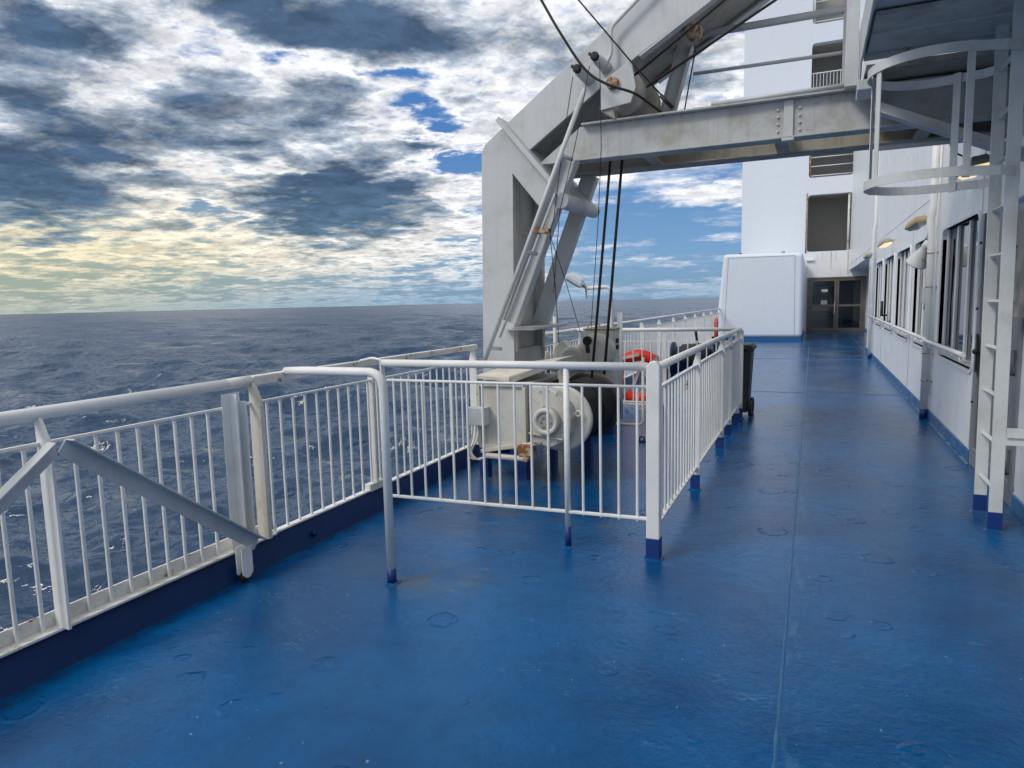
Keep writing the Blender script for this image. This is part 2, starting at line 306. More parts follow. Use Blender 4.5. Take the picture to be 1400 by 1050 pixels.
# ------------------------------------------------------------------ mesh builder
class MB:
    def __init__(s): s.v = []; s.f = []; s.s = []
    def add(s, vs, fs, sm=False):
        o = len(s.v); s.v += [tuple(v) for v in vs]; s.f += [tuple(i + o for i in f) for f in fs]; s.s += [sm] * len(fs); return s
    def box(s, x0, x1, y0, y1, z0, z1):
        vs = [(x, y, z) for z in (z0, z1) for y in (y0, y1) for x in (x0, x1)]
        return s.add(vs, [(0, 2, 3, 1), (4, 5, 7, 6), (0, 1, 5, 4), (2, 6, 7, 3), (0, 4, 6, 2), (1, 3, 7, 5)])
    def bar(s, a, b, w, h, up=(0, 0, 1)):
        a, b = Vector(a), Vector(b); d = (b - a).normalized(); u = Vector(up); sd = d.cross(u).normalized(); hh = sd.cross(d)
        vs = [p + sd * i * w / 2 + hh * j * h / 2 for p in (a, b) for i, j in ((-1, -1), (1, -1), (1, 1), (-1, 1))]
        return s.add(vs, [(0, 1, 2, 3), (7, 6, 5, 4), (0, 4, 5, 1), (1, 5, 6, 2), (2, 6, 7, 3), (3, 7, 4, 0)])
    def tube(s, pts, r, n=12, cap=True):
        pts = [Vector(p) for p in pts]; vs = []; prev = None
        for i, p in enumerate(pts):
            t = (pts[min(i + 1, len(pts) - 1)] - pts[max(i - 1, 0)]).normalized()
            if prev is None:
                a = t.cross(Vector((0, 0, 1)));
                if a.length < .01: a = t.cross(Vector((1, 0, 0)))
                a.normalize()
            else: a = (prev - t * prev.dot(t)).normalized()
            prev = a; b2 = t.cross(a); rr = r[i] if isinstance(r, (list, tuple)) else r
            vs += [p + (a * math.cos(2 * PI * k / n) + b2 * math.sin(2 * PI * k / n)) * rr for k in range(n)]
        fs = [(i * n + k, i * n + (k + 1) % n, (i + 1) * n + (k + 1) % n, (i + 1) * n + k) for i in range(len(pts) - 1) for k in range(n)]
        s.add(vs, fs, True)
        if cap:
            o = len(s.v) - len(vs); s.f += [tuple(o + n - 1 - k for k in range(n)), tuple(o + (len(pts) - 1) * n + k for k in range(n))]; s.s += [False, False]
        return s
    def lathe(s, c, axis, prof, n=32, sm=True):
        """prof: (distance along axis, radius)"""
        c = Vector(c); t = Vector(axis).normalized(); a = t.cross(Vector((0, 0, 1)));
        if a.length < .01: a = t.cross(Vector((1, 0, 0)))
        a.normalize(); b = t.cross(a); vs = []
        for h, r in prof: vs += [c + t * h + (a * math.cos(2 * PI * k / n) + b * math.sin(2 * PI * k / n)) * r for k in range(n)]
        fs = [(i * n + k, i * n + (k + 1) % n, (i + 1) * n + (k + 1) % n, (i + 1) * n + k) for i in range(len(prof) - 1) for k in range(n)]
        s.add(vs, fs, sm); o = len(s.v) - len(vs)
        s.f += [tuple(o + n - 1 - k for k in range(n)), tuple(o + (len(prof) - 1) * n + k for k in range(n))]; s.s += [False, False]
        return s
    def disc(s, c, axis, r, t, n=40): return s.cyl(Vector(c) - Vector(axis).normalized() * t / 2, Vector(c) + Vector(axis).normalized() * t / 2, r, n)
    def cyl(s, a, b, r, n=20): return s.tube([a, b], r, n)
    def torus(s, c, axis, R1, r, n=40, m=14, a0=0., a1=2 * PI, flat=1.):
        c = Vector(c); t = Vector(axis).normalized(); a = t.cross(Vector((0, 0, 1)));
        if a.length < .01: a = Vector((1, 0, 0))
        a.normalize(); b = a.cross(t); closed = abs(a1 - a0 - 2 * PI) < 1e-4; N = n if closed else n + 1; vs = []
        for i in range(N):
            th = a0 + (a1 - a0) * i / n; d = a * math.cos(th) + b * math.sin(th)
            vs += [c + d * (R1 + r * math.cos(2 * PI * k / m)) + t * r * flat * math.sin(2 * PI * k / m) for k in range(m)]
        fs = [(i * m + k, i * m + (k + 1) % m, ((i + 1) % N) * m + (k + 1) % m, ((i + 1) % N) * m + k) for i in range(n) for k in range(m)]
        return s.add(vs, fs, True)
    def poly(s, pts, off):
        """planar polygon pts (3-D) extruded by vector off"""
        pts = [Vector(p) for p in pts]; n = len(pts); off = Vector(off)
        vs = pts + [p + off for p in pts]
        return s.add(vs, [tuple(range(n)), tuple(range(2 * n - 1, n - 1, -1))] + [(i, i + n, (i + 1) % n + n, (i + 1) % n) for i in range(n)])
    def hole_panel(s, fm, cell, hole, r, depth, k=6):
        u0, u1, v0, v1 = cell; a0, a1, b0, b1 = hole; inn = []; out = []
        cs = [((a1 - r, b1 - r), 0, (u1, v1)), ((a0 + r, b1 - r), 1, (u0, v1)), ((a0 + r, b0 + r), 2, (u0, v0)), ((a1 - r, b0 + r), 3, (u1, v0))]
        for (c, q, cor) in cs:
            for j in range(k + 1):
                th = (q + j / k) * PI / 2; pu, pv = c[0] + r * math.cos(th), c[1] + r * math.sin(th); inn.append((pu, pv))
                f = j / k
                A, B = ((cor[0], pv), (pu, cor[1])) if q in (0, 2) else ((pu, cor[1]), (cor[0], pv))
                if j == 0: out.append(A)
                elif j == k: out.append(B)
                elif j < k / 2: out.append((A[0] + (cor[0] - A[0]) * 2 * f, A[1] + (cor[1] - A[1]) * 2 * f))
                else: out.append((cor[0] + (B[0] - cor[0]) * (2 * f - 1), cor[1] + (B[1] - cor[1]) * (2 * f - 1)))
        n = len(inn); vs = [fm(u, v, 0) for u, v in out] + [fm(u, v, 0) for u, v in inn] + [fm(u, v, depth) for u, v in inn]
        return s.add(vs, [(i, (i + 1) % n, n + (i + 1) % n, n + i) for i in range(n)] + [(n + i, n + (i + 1) % n, 2 * n + (i + 1) % n, 2 * n + i) for i in range(n)])
    def rim(s, fm, hole, r, w, proud, inset=.0, k=6):
        """raised rounded frame round an opening"""
        def rr(a0, a1, b0, b1, r):
            o = []
            for (c, q) in (((a1 - r, b1 - r), 0), ((a0 + r, b1 - r), 1), ((a0 + r, b0 + r), 2), ((a1 - r, b0 + r), 3)):
                for j in range(k + 1):
                    th = (q + j / k) * PI / 2; o.append((c[0] + r * math.cos(th), c[1] + r * math.sin(th)))
            return o
        a0, a1, b0, b1 = hole; i_ = rr(a0, a1, b0, b1, r); o_ = rr(a0 - w, a1 + w, b0 - w, b1 + w, r + w); n = len(i_)
        vs = [fm(u, v, inset) for u, v in i_] + [fm(u, v, -proud) for u, v in i_] + [fm(u, v, -proud) for u, v in o_] + [fm(u, v, 0.002) for u, v in o_]
        return s.add(vs, [(q * n + i, q * n + (i + 1) % n, (q + 1) * n + (i + 1) % n, (q + 1) * n + i) for q in range(3) for i in range(n)])
    def mesh(s, name, org=(0, 0, 0)):
        me = bpy.data.meshes.new(name); ox, oy, oz = org
        me.from_pydata([(a - ox, b - oy, c - oz) for a, b, c in s.v], [], s.f); me.update()
        me.polygons.foreach_set('use_smooth', s.s)
        bm = bmesh.new(); bm.from_mesh(me); bmesh.ops.recalc_face_normals(bm, faces=bm.faces); bm.to_mesh(me); bm.free()
        return me

def worldloc(o):
    v = Vector((0, 0, 0))
    while o is not None: v += o.location; o = o.parent
    return v
def part(name, mb, mat, parent=None, bevel=0., label=None, org=None):
    """mesh in ship coordinates -> one object under parent"""
    pl = worldloc(parent) if parent else Vector((0, 0, 0)); org = Vector(org) if org else pl
    me = mb.mesh(name, org); me.materials.append(M[mat] if isinstance(mat, str) else mat)
    o = bpy.data.objects.new(name, me); COL.objects.link(o); o.parent = parent; o.location = org - pl
    if bevel:
        b = o.modifiers.new('bevel', 'BEVEL'); b.width = bevel; b.segments = 2; b.limit_method = 'ANGLE'; b.angle_limit = R(40)
    if label: o['label'] = label
    return o
def tag(o, label, cat, group=None):
    o['label'] = label; o['category'] = cat
    if group: o['group'] = group
    return o
def thing(name, loc, label, cat, group=None):
    o = bpy.data.objects.new(name, None); COL.objects.link(o); o.location = loc; o.empty_display_size = .1
    return tag(o, label, cat, group)
def struct(o): o['kind'] = 'structure'; return o
def copyp(src, parent, world):
    """copy of a part (sharing its mesh) and its children, its origin put at world"""
    c = src.copy(); COL.objects.link(c); c.parent = parent; c.location = Vector(world) - worldloc(parent)
    for g in src.children:
        d = g.copy(); COL.objects.link(d); d.parent = c
    return c
def bend(pts, r, k=6):
    """round the inner corners of a polyline"""
    pts = [Vector(p) for p in pts]; o = [pts[0]]
    for i in range(1, len(pts) - 1):
        a, b, c = pts[i - 1], pts[i], pts[i + 1]; A = b + (a - b).normalized() * r; C = b + (c - b).normalized() * r
        for j in range(k + 1):
            t = j / k; o.append(A * (1 - t) ** 2 + b * 2 * t * (1 - t) + C * t * t)
    return o + [pts[-1]]
def spline(pts, k=8):
    pts = [Vector(p) for p in pts]; q = [pts[0] * 2 - pts[1]] + pts + [pts[-1] * 2 - pts[-2]]; o = []
    for i in range(1, len(q) - 2):
        for j in range(k):
            t = j / k; a, b, c, d = q[i - 1], q[i], q[i + 1], q[i + 2]
            o.append(.5 * ((2 * b) + (c - a) * t + (2 * a - 5 * b + 4 * c - d) * t * t + (3 * b - a - 3 * c + d) * t ** 3))
    return o + [pts[-1]]

# ================================================================== SEA
def make_sea():
    comps = []
    rng = np.random.RandomState(3)
    for i in range(64):
        lam = 2.2 * (38 / 2.2) ** (i / 63.0) * rng.uniform(.92, 1.08)
        th = R(305) + rng.normal(0, .5) if lam < 14 else R(285) + rng.normal(0, .3)
        amp = .0150 * lam ** .98 * rng.uniform(.6, 1.3)
        if lam > 16: amp *= .6
        comps.append((2 * PI / lam, th, amp, rng.uniform(0, 2 * PI), lam))
    for i in range(12):
        lam = 42 * (130 / 42) ** (i / 11.0); comps.append((2 * PI / lam, R(300) + rng.normal(0, .45), .0035 * lam * rng.uniform(.6, 1.2), rng.uniform(0, 2 * PI), lam))
    az = np.concatenate([np.linspace(R(-78), R(4), 560, endpoint=False), np.linspace(R(4), R(282), 150, endpoint=False)])
    rad = [3., 9., 14.]; r = 16.
    while r < 26000:
        rad.append(r); r *= 1.0072 if r < 1200 else 1.010 if r < 5000 else 1.05
    rad = np.array(rad); A, RR = np.meshgrid(az, rad)
    X = RR * np.sin(A); Y = RR * np.cos(A); Z = np.zeros_like(X); DX = np.zeros_like(X); DY = np.zeros_like(X)
    sp = np.maximum(RR * .0072, RR * np.where((A < R(4)), .0026, .033))
    for k, th, amp, ph, lam in comps:
        kx, ky = k * math.cos(th), k * math.sin(th); f = np.clip((lam / sp - 2.5) / 2.5, 0, 1)
        arg = kx * X + ky * Y + ph; w = amp * f
        Z += w * np.sin(arg); DX += .8 * w * math.cos(th) * np.cos(arg); DY += .8 * w * math.sin(th) * np.cos(arg)
    X += DX; Y += DY
    n, m = X.shape; co = np.stack([X, Y, Z + SEA_Z], -1).reshape(-1, 3)
    i = np.arange(n - 1)[:, None]; j = np.arange(m)[None, :]; jn = (j + 1) % m
    f = np.stack([i * m + j, (i + 1) * m + j, (i + 1) * m + jn, i * m + jn], -1).reshape(-1, 4)
    me = bpy.data.meshes.new('sea'); me.vertices.add(len(co)); me.vertices.foreach_set('co', co.ravel().astype(np.float32))
    me.loops.add(f.size); me.loops.foreach_set('vertex_index', f.ravel().astype(np.int32))
    me.polygons.add(len(f)); me.polygons.foreach_set('loop_start', np.arange(0, f.size, 4, dtype=np.int32)); me.polygons.foreach_set('loop_total', np.full(len(f), 4, np.int32))
    me.polygons.foreach_set('use_smooth', np.ones(len(f), bool)); me.update(calc_edges=True); me.materials.append(M['sea'])
    o = bpy.data.objects.new('sea', me); COL.objects.link(o); struct(o)
make_sea()

# ================================================================== DECK, HULL, COAMING
dk = struct(part('deck', MB().box(-2.90, 14, -10, 42, -.20, 0), 'deck'))
def bead(pts, w, h, seed):
    rnd = random.Random(seed); mb = MB(); pts = [Vector(p) for p in pts]; vs = []; d = (pts[-1] - pts[0]).normalized(); sd = Vector((d.y, -d.x, 0))
    L = (pts[-1] - pts[0]).length; n = int(L / .06); prof = [(-1, -.001), (-.6, .6), (0, 1), (.6, .6), (1, -.001)]
    for i in range(n + 1):
        c = pts[0].lerp(pts[-1], i / n) + sd * rnd.uniform(-.0015, .0015); q = rnd.uniform(.7, 1.15)
        vs += [c + sd * a * w * q + Vector((0, 0, max(b * h * q, -.001))) for a, b in prof]
    return mb.add(vs, [(i * 5 + k, i * 5 + k + 1, (i + 1) * 5 + k + 1, (i + 1) * 5 + k) for i in range(n) for k in range(4)], True)
part('weld_seam', bead([(-.075, -6, 0), (-.075, 24.4, 0)], .008, .0045, 1), 'seam', dk)
for yy, x0, x1 in ((11.4, -2.85, 1.28), (17.5, -2.85, 1.28), (21.5, -2.85, 1.9)):
    part('weld_seam', bead([(x0, yy, 0), (x1, yy, 0)], .008, .004, int(yy)), 'deck', dk)
struct(part('hull', MB().box(-3.02, 15, -40, 70, SEA_Z - 3, -.205), 'tower'))
cm = MB(); cm.poly([(-2.87, -8, .0), (-2.925, -8, .13), (-2.935, -8, .145), (-3.03, -8, .145), (-3.03, -8, -.25), (-2.905, -8, -.205), (-2.905, -8, -.003)], (0, 39, 0))
co_ = struct(part('coaming', cm, 'coam'))
mb = MB()
for yy in (1.0, 3.35, 4.35, 6.2, 9.0, 12, 15, 18): mb.cyl((-2.89, yy, .06), (-2.86, yy, .065), .018, 10)
part('drain_plug', mb, 'coam', co_)

# ================================================================== RAIL KIT
def baluster_src(parent, x, y, z0, z1, r=.0085, mat='white'):
    return part('baluster', MB().tube([(x, y, z0), (x, y, z1)], r, 8, False), mat, parent, org=(x, y, z0))
def balusters(parent, pts, z0, z1, r=.0085, mat='white'):
    src = None
    for (x, y) in pts:
        if src is None: src = baluster_src(parent, x, y, z0, z1, r, mat)
        else: copyp(src, parent, (x, y, z0))
def frange(a, b, n): return [a + (b - a) * (i + .5) / n for i in range(n)]
def collar(x, y, rx, ry, parent):
    mb = MB(); n = 28; vs = []; rnd = random.Random(int(x * 977 + y * 131))
    for k in range(n):
        th = 2 * PI * k / n; q = 1 + rnd.uniform(-.06, .10); cx, sx = math.cos(th), math.sin(th)
        cx = math.copysign(abs(cx) ** .5, cx) * q; sx = math.copysign(abs(sx) ** .5, sx) * q
        vs += [(x + cx * (rx + .008), y + sx * (ry + .008), -.001), (x + cx * rx, y + sx * ry, .006), (x + cx * (rx - .010), y + sx * (ry - .010), .012)]
    mb.add(vs, [(k * 3 + j, ((k + 1) % n) * 3 + j, ((k + 1) % n) * 3 + j + 1, k * 3 + j + 1) for k in range(n) for j in (0, 1)], True)
    return part('weld_collar', mb, 'deck', parent)
def flat_post(parent, x, y, z0=.10, z1=1.07, w=.07, t=.014, inboard=1, mat='white', foot=False, label=None):
    """flat bar set across the rail, its head shouldered down to the rail"""
    a, b = x - w / 2, x + w / 2
    pr = [(a, z0), (b, z0), (b, z1 - .10), (x + .012, z1), (x - .012, z1), (a, z1 - .10)] if inboard == 0 else \
         [(a, z0), (b, z0), (b, z1 - .13), (b - .012, z1 - .09), (a + .03, z1), (a, z1)] if inboard > 0 else [(a, z0), (b, z0), (b, z1), (b - .03, z1), (a + .012, z1 - .09), (a, z1 - .13)]
    o = part('post', MB().poly([(u, y - t / 2, v) for u, v in pr], (0, t, 0)), mat, parent, .002, label)
    if foot: part('foot', MB().box(a - .002, b + .002, y - t / 2 - .002, y + t / 2 + .002, 0, z0 + .001), 'bluefoot', o); collar(x, y, w / 2 + .012, t / 2 + .012, o)
    return o

# ---- A: removable railing section nearest the lens
X = -2.945
A = thing('deck_railing', (X, 1.7, .15), 'nearest section of the ship-side railing, with an inverted-V pair of diagonal angle braces', 'railing')
part('handrail', MB().tube([(X, -2.0, 1.085), (X, .3, 1.088), (X, 1.5, 1.084), (X, 2.96, 1.087)], .029, 16), 'white_rusty' if False else 'white', A)
part('handrail_end', MB().tube([(X, 2.78, 1.087), (X, 2.955, 1.0875)], .0305, 16), 'white_rusty', A)
part('upper_rail', MB().box(X - .006, X + .014, -2, 3.03, .952, .966), 'white', A, .002)
part('toe_rail', MB().box(X - .03, X + .045, -2, 3.05, .150, .162).box(X - .03, X - .018, -2, 3.05, .162, .225), 'white_rusty', A, .002)
bal = [(X, y) for y in [i * .104 - 1.93 for i in range(48)] if abs(y - 1.77) > .03 and abs(y - .1) > .03 and abs(y - 2.80) > .05 and y < 2.98]
balusters(A, bal, .16, .955, .009)
flat_post(A, X + .035, 1.775, .155, 1.075, .085, .014); flat_post(A, X + .035, .1, .155, 1.075, .085, .014)
def angle_brace(a, b):
    a, b = Vector(a), Vector(b); mb = MB(); mb.bar(a, b, .008, .072); d = (b - a).normalized(); up = Vector((1, 0, 0)).cross(d); up = up if up.z > 0 else -up
    mb.bar(a + up * .035 + Vector((.028, 0, 0)), b + up * .035 + Vector((.028, 0, 0)), .056, .007)
    return mb
part('brace', angle_brace((X + .115, 1.79, .95), (X + .115, 2.81, .185)), 'crane', A, .0015)
part('brace', angle_brace((X + .115, 1.76, .95), (X + .115, .74, .185)), 'crane', A, .0015)
cl = MB(); cx0 = -2.905
cl.box(cx0, cx0 + .05, 2.765, 2.772, .165, 1.035).box(cx0, cx0 + .05, 2.83, 2.837, .165, .99).box(cx0 - .004, cx0, 2.71, 2.837, .165, 1.04)
part('caster_leg', cl, 'white', A, .0015)
part('bracket', MB().poly([(-2.862, 2.685, .20), (-2.862, 2.76, .20), (-2.862, 2.76, .05), (-2.862, 2.735, .025), (-2.862, 2.71, .025), (-2.862, 2.685, .05)], (.006, 0, 0)).box(-2.861, -2.82, 2.75, 2.76, .06, .20)
     .poly([(-2.82, 2.685, .20), (-2.82, 2.76, .20), (-2.82, 2.76, .05), (-2.82, 2.735, .025), (-2.82, 2.71, .025), (-2.82, 2.685, .05)], (.006, 0, 0)), 'white', A, .001)
wh = part('caster_wheel', MB().lathe((-2.855, 2.715, .026), (1, 0, 0), [(0, .018), (.004, .026), (.028, .026), (.034, .018)], 20), 'black', A)
flat_post(A, X + .04, 2.96, .16, 1.075, .08, .03, mat='cream', label='rust-stained end post of the near railing section')

# ---- B: railing from there to the crane
B = thing('deck_railing', (X, 4.4, .15), 'ship-side railing section with a square rust-flecked handrail between the braced section and the crane column', 'railing')
part('handrail', MB().bar((X, 2.965, 1.085), (X, 3.45, 1.088), .062, .056).bar((X, 3.45, 1.088), (X, 5.84, 1.082), .05, .046), 'white_rusty', B, .006)
part('upper_rail', MB().bar((X, 3.02, .958), (X, 5.80, .958), .02, .012), 'white', B, .002)
part('toe_rail', MB().bar((X, 3.02, .156), (X, 5.86, .156), .05, .012), 'white', B, .002)
balusters(B, [(X, y) for y in [3.08 + i * .1117 for i in range(25)] if abs(y - 4.14) > .03 and y < 5.72], .16, .955, .0085)
flat_post(B, X, 4.13, .16, 1.07, .045, .02, 0, 'white_rusty', label='rusty intermediate post')
part('clamp_plate', MB().box(X - .02, X + .035, 4.02, 4.22, .15, .205), 'white_rusty', B, .004)
flat_post(B, X + .01, 5.76, .15, 1.07, .075, .014, 0)

# ---- C: far railing
C_ = thing('deck_railing', (X, 15, .15), 'long far run of the ship-side railing from the crane to the white housing', 'railing')
part('handrail', MB().tube([(X, 7.3, 1.10), (X, 24.5, 1.10)], .026, 12), 'white', C_)
part('upper_rail', MB().bar((X, 7.3, .96), (X, 24.5, .96), .02, .012), 'white', C_)
part('toe_rail', MB().bar((X, 7.3, .156), (X, 24.5, .156), .045, .012), 'white', C_)
balusters(C_, [(X, 7.35 + i * .109) for i in range(157)], .16, .955, .0085)
fp = None
for i in range(11):
    y = 7.35 + i * 1.6 + (.66 if i else 0)
    if y > 24: break
    if fp is None:
        fp = part('post', MB().poly([(u, y - .007, v) for u, v in [(X - .035, .15), (X + .045, .15), (X + .045, .98), (X + .01, 1.09), (X - .01, 1.09), (X - .035, 1.0)]], (0, .014, 0)), 'white', C_, org=(X, y, .15))
    else: copyp(fp, C_, (X, y, .15))

# ---- bent pipe handrail
H_ = thing('bent_handrail', (-2.05, 2.98, 0), 'bent white pipe handrail curving down to a blue foot left of the fence', 'handrail')
part('pipe', MB().tube(bend([(-2.925, 3.24, 1.115), (-2.60, 3.02, 1.145), (-2.05, 2.98, 1.15), (-2.05, 2.98, .085)], .10, 8), .024, 18), 'white', H_)
part('foot', MB().cyl((-2.05, 2.98, 0), (-2.05, 2.98, .088), .0255, 18), 'bluefoot', H_); collar(-2.05, 2.98, .034, .034, H_)

# ---- enclosure fences
E1 = thing('steel_fence', (-1.7, 3.83, 0), 'white barred fence panel facing the open deck in front of the winch', 'fence')
part('handrail', MB().tube([(-2.625, 3.83, 1.115), (-.85, 3.83, 1.118)], .024, 16), 'white', E1)
part('upper_rail', MB().tube([(-2.60, 3.83, 1.0), (-.85, 3.83, 1.003)], .0095, 10), 'white', E1)
part('bottom_rail', MB().bar((-2.64, 3.83, .205), (-.85, 3.83, .232), .03, .014), 'white', E1, .002)
balusters(E1, [(-2.55 + i * .1095, 3.83) for i in range(16) if i != 11], .212, 1.0, .0085)
pm = part('post', MB().tube([(-1.335, 3.83, .13), (-1.335, 3.83, 1.10)], .018, 14), 'white', E1)
part('foot', MB().cyl((-1.335, 3.83, 0), (-1.335, 3.83, .131), .0195, 14), 'bluefoot', pm)
part('end_post', MB().bar((-2.635, 3.845, .19), (-2.635, 3.83, 1.13), .045, .012, (1, 0, 0)), 'white', E1, .002)
part('hook', MB().tube(bend([(-2.63, 3.83, 1.13), (-2.72, 3.85, 1.145), (-2.86, 3.90, 1.12)], .03), .010, 8), 'white', E1)
cp = part('corner_post', MB().poly([(-.848, 3.79, .125), (-.772, 3.79, .125), (-.772, 3.79, 1.125), (-.795, 3.79, 1.15), (-.825, 3.79, 1.15), (-.848, 3.79, 1.125)], (0, .075, 0)), 'white', E1, .006); collar(-.81, 3.8275, .050, .050, E1); collar(-1.335, 3.83, .03, .03, E1)
part('foot', MB().box(-.85, -.77, 3.788, 3.867, 0, .128), 'bluefoot', cp, .004)

E2 = thing('steel_fence', (-.81, 6.3, 0), 'long white barred fence along the walkway, with five blue-footed posts', 'fence')
part('handrail', MB().tube([(-.81, 3.87, 1.108), (-.81, 8.82, 1.105)], .025, 14), 'white', E2)
part('upper_rail', MB().bar((-.81, 3.868, .985), (-.81, 8.8, .985), .03, .014), 'white', E2, .002)
part('bottom_rail', MB().bar((-.81, 3.868, .185), (-.81, 8.8, .185), .035, .014), 'white', E2, .002)
balusters(E2, [(-.81, 3.93 + i * .112) for i in range(43)], .19, .98, .0085)
for y, w in ((5.35, .068), (6.9, .075), (7.62, .068), (8.40, .08), (8.80, .085)):
    flat_post(E2, -.81, y, .125, 1.09, w, .014, -1, foot=True)
E3 = thing('steel_fence', (-1.6, 8.85, 0), 'white barred fence at the far end of the winch enclosure beside the bin', 'fence')
part('handrail', MB().tube([(-3.0, 8.86, 1.10), (-.83, 8.86, 1.10)], .024, 12), 'white', E3)
part('upper_rail', MB().bar((-2.9, 8.86, .95), (-.83, 8.86, .95), .016, .012), 'white', E3)
part('bottom_rail', MB().bar((-2.9, 8.86, .15), (-1.75, 8.86, .15), .03, .014), 'white', E3)
part('bottom_rail', MB().bar((-1.75, 8.86, .62), (-.83, 8.86, .62), .03, .014), 'white', E3) if False else None
balusters(E3, [(-2.85 + i * .117, 8.86) for i in range(17)], .15, .95, .0085)
for x in (-2.88, -1.74): flat_post(E3, x, 8.86, .12, 1.09, .05, .012, 0, foot=True)

# ================================================================== SUPERSTRUCTURE WALL (x = 1.3)
def fmW(u, v, d): return (1.30 + d, u, v)          # u along the ship, v up, d into the wall
SW = thing('superstructure_wall', (1.3, 12, 0), 'white steel cabin wall along the right side of the walkway, with tall windows', 'wall')
wins = [(7.12, 8.98), (9.46, 11.22), (11.72, 13.42), (13.92, 15.62), (16.12, 17.70), (18.16, 19.6)]
ZB, ZT = .80, 2.17
wl = MB(); edges = [7.0]
for i, (a, b) in enumerate(wins):
    c0 = edges[-1]; c1 = (b + wins[i + 1][0]) / 2 if i < 5 else 20.0; edges.append(c1)
    wl.hole_panel(fmW, (c0, c1, .0, 2.6), (a, b, ZB, ZT), .10, .075)
wl.box(1.30, 1.5, 7.0, 20.0, 2.6, 9.0) ; wl.box(1.30, 1.5, 5.58, 7.0, 2.14, 9.0); wl.box(1.30, 1.5, -8, 5.58, 0, 9.0)
wl.box(1.302, 1.5, 19.9, 20.0, 0, 2.6)
part('wall_panel', wl, 'wall', SW)
part('upper_wall', MB().box(1.302, 2.6, 20.0, 31.0, 2.45, 9.0), 'wall', SW)
part('recess_wall', MB().box(1.98, 2.2, 20.0, 31.0, 0, 2.45).box(1.5, 2.2, 20.0, 20.05, 0, 2.45), 'wall', SW)
part('baseboard', MB().box(1.282, 1.299, 7.0, 20.0, .0, .11).box(1.282, 1.299, -8, 5.55, .0, .11).box(1.962, 1.979, 20.06, 31, 0, .11).box(1.50, 1.96, 20.052, 20.06, 0, .11), 'base', SW, .004)
part('weld_line', MB().tube([(1.299, 7.04, 2.64), (1.299, 30.9, 2.66)], .006, 6), 'wall', SW)
for yy in (7.06, 11.47, 15.87, 19.3): part('weld_line', MB().tube([(1.300, yy, .12), (1.300, yy, 8.9)], .006, 6), 'wall', SW)
for (a, b) in wins:
    w = part('window', MB().rim(fmW, (a, b, ZB, ZT), .10, .035, .012, .05), 'wall', SW)
    d = .040
    part('pane', MB().box(1.30 + d + .02, 1.30 + d + .024, a - .02, b + .02, ZB - .02, ZT + .02), 'glass', w)
    for k in range(4):
        y = a + .05 + (b - a - .10) * k / 3
        part('mullion', MB().box(1.30 + d - .006, 1.30 + d + .019, y - .035, y + .035, ZB + .01, ZT - .01), 'wall', w, .004)
    part('sill', MB().box(1.30 + d - .01, 1.30 + d + .018, a + .03, b - .03, ZB + .002, ZB + .05), 'galv', w, .004)
# grey steel weather door near the ladder
dr = part('weather_door', MB().box(1.315, 1.36, 5.62, 6.96, .16, 2.10).box(1.285, 1.315, 6.90, 6.99, .12, 2.14).box(1.285, 1.315, 5.58, 5.66, .12, 2.14), 'doorgrey', SW, .006, 'grey steel weather door')
part('door_sill', MB().box(1.29, 1.40, 5.58, 7.0, .0, .155), 'doorgrey', SW, .004)
for z in (.30, 1.0, 1.75): part('hinge', MB().cyl((1.275, 5.70, z - .09), (1.275, 5.70, z + .09), .018, 12).box(1.275, 1.30, 5.68, 5.76, z - .07, z + .07), 'doorgrey', dr)
part('handle', MB().tube([(1.30, 6.86, .98), (1.255, 6.86, .98), (1.25, 6.80, 1.0)], .010, 8).lathe((1.25, 6.78, 1.0), (0, -1, 0), [(0, .008), (.008, .022), (.03, .026), (.05, .018), (.055, .004)], 14).box(1.27, 1.285, 6.84, 6.88, .82, 1.14), 'black', dr)
for z in (.55, 1.35, 1.9): part('dog_bolt', MB().cyl((1.285, 6.94, z), (1.27, 6.94, z), .010, 8), 'black', dr)
# red-labelled panel between door and ladder
hb = thing('hose_cabinet', (1.27, 5.3, 1.3), 'speckled grey cabinet on the wall just right of the caged ladder', 'cabinet')
part('box', MB().box(1.20, 1.298, 4.85, 5.54, 1.32, 2.0), 'speckle', hb, .008)
for z in (1.42, 1.78): part('latch', MB().cyl((1.198, 5.44, z), (1.15, 5.44, z), .011, 10).cyl((1.155, 5.44, z), (1.155, 5.36, z), .013, 10), 'black', hb)
lb = tag(part('safety_label', MB().box(1.292, 1.2985, 5.28, 5.40, 1.17, 1.27), 'red'), 'small red label with a white band under the speckled cabinet', 'label')
part('label_band', MB().box(1.290, 1.292, 5.29, 5.39, 1.205, 1.225), 'sticker', lb)

# wall handrail
HR = thing('wall_handrail', (1.22, 13, 0), 'white tubular handrail carried on brackets along the cabin wall under the windows', 'handrail')
part('rail', MB().tube([(1.215, 7.05, .945), (1.215, 9.3, .935), (1.215, 9.36, .95), (1.215, 19.2, .985)], .022, 14), 'white', HR)
for y in (7.2, 9.0, 11.4, 13.7, 15.9, 18.0, 19.1):
    z = .94 + (y - 7) * .0035; part('bracket', MB().tube(bend([(1.215, y, z - .02), (1.215, y, z - .07), (1.297, y, z - .07)], .02, 4), .008, 8), 'white', HR)
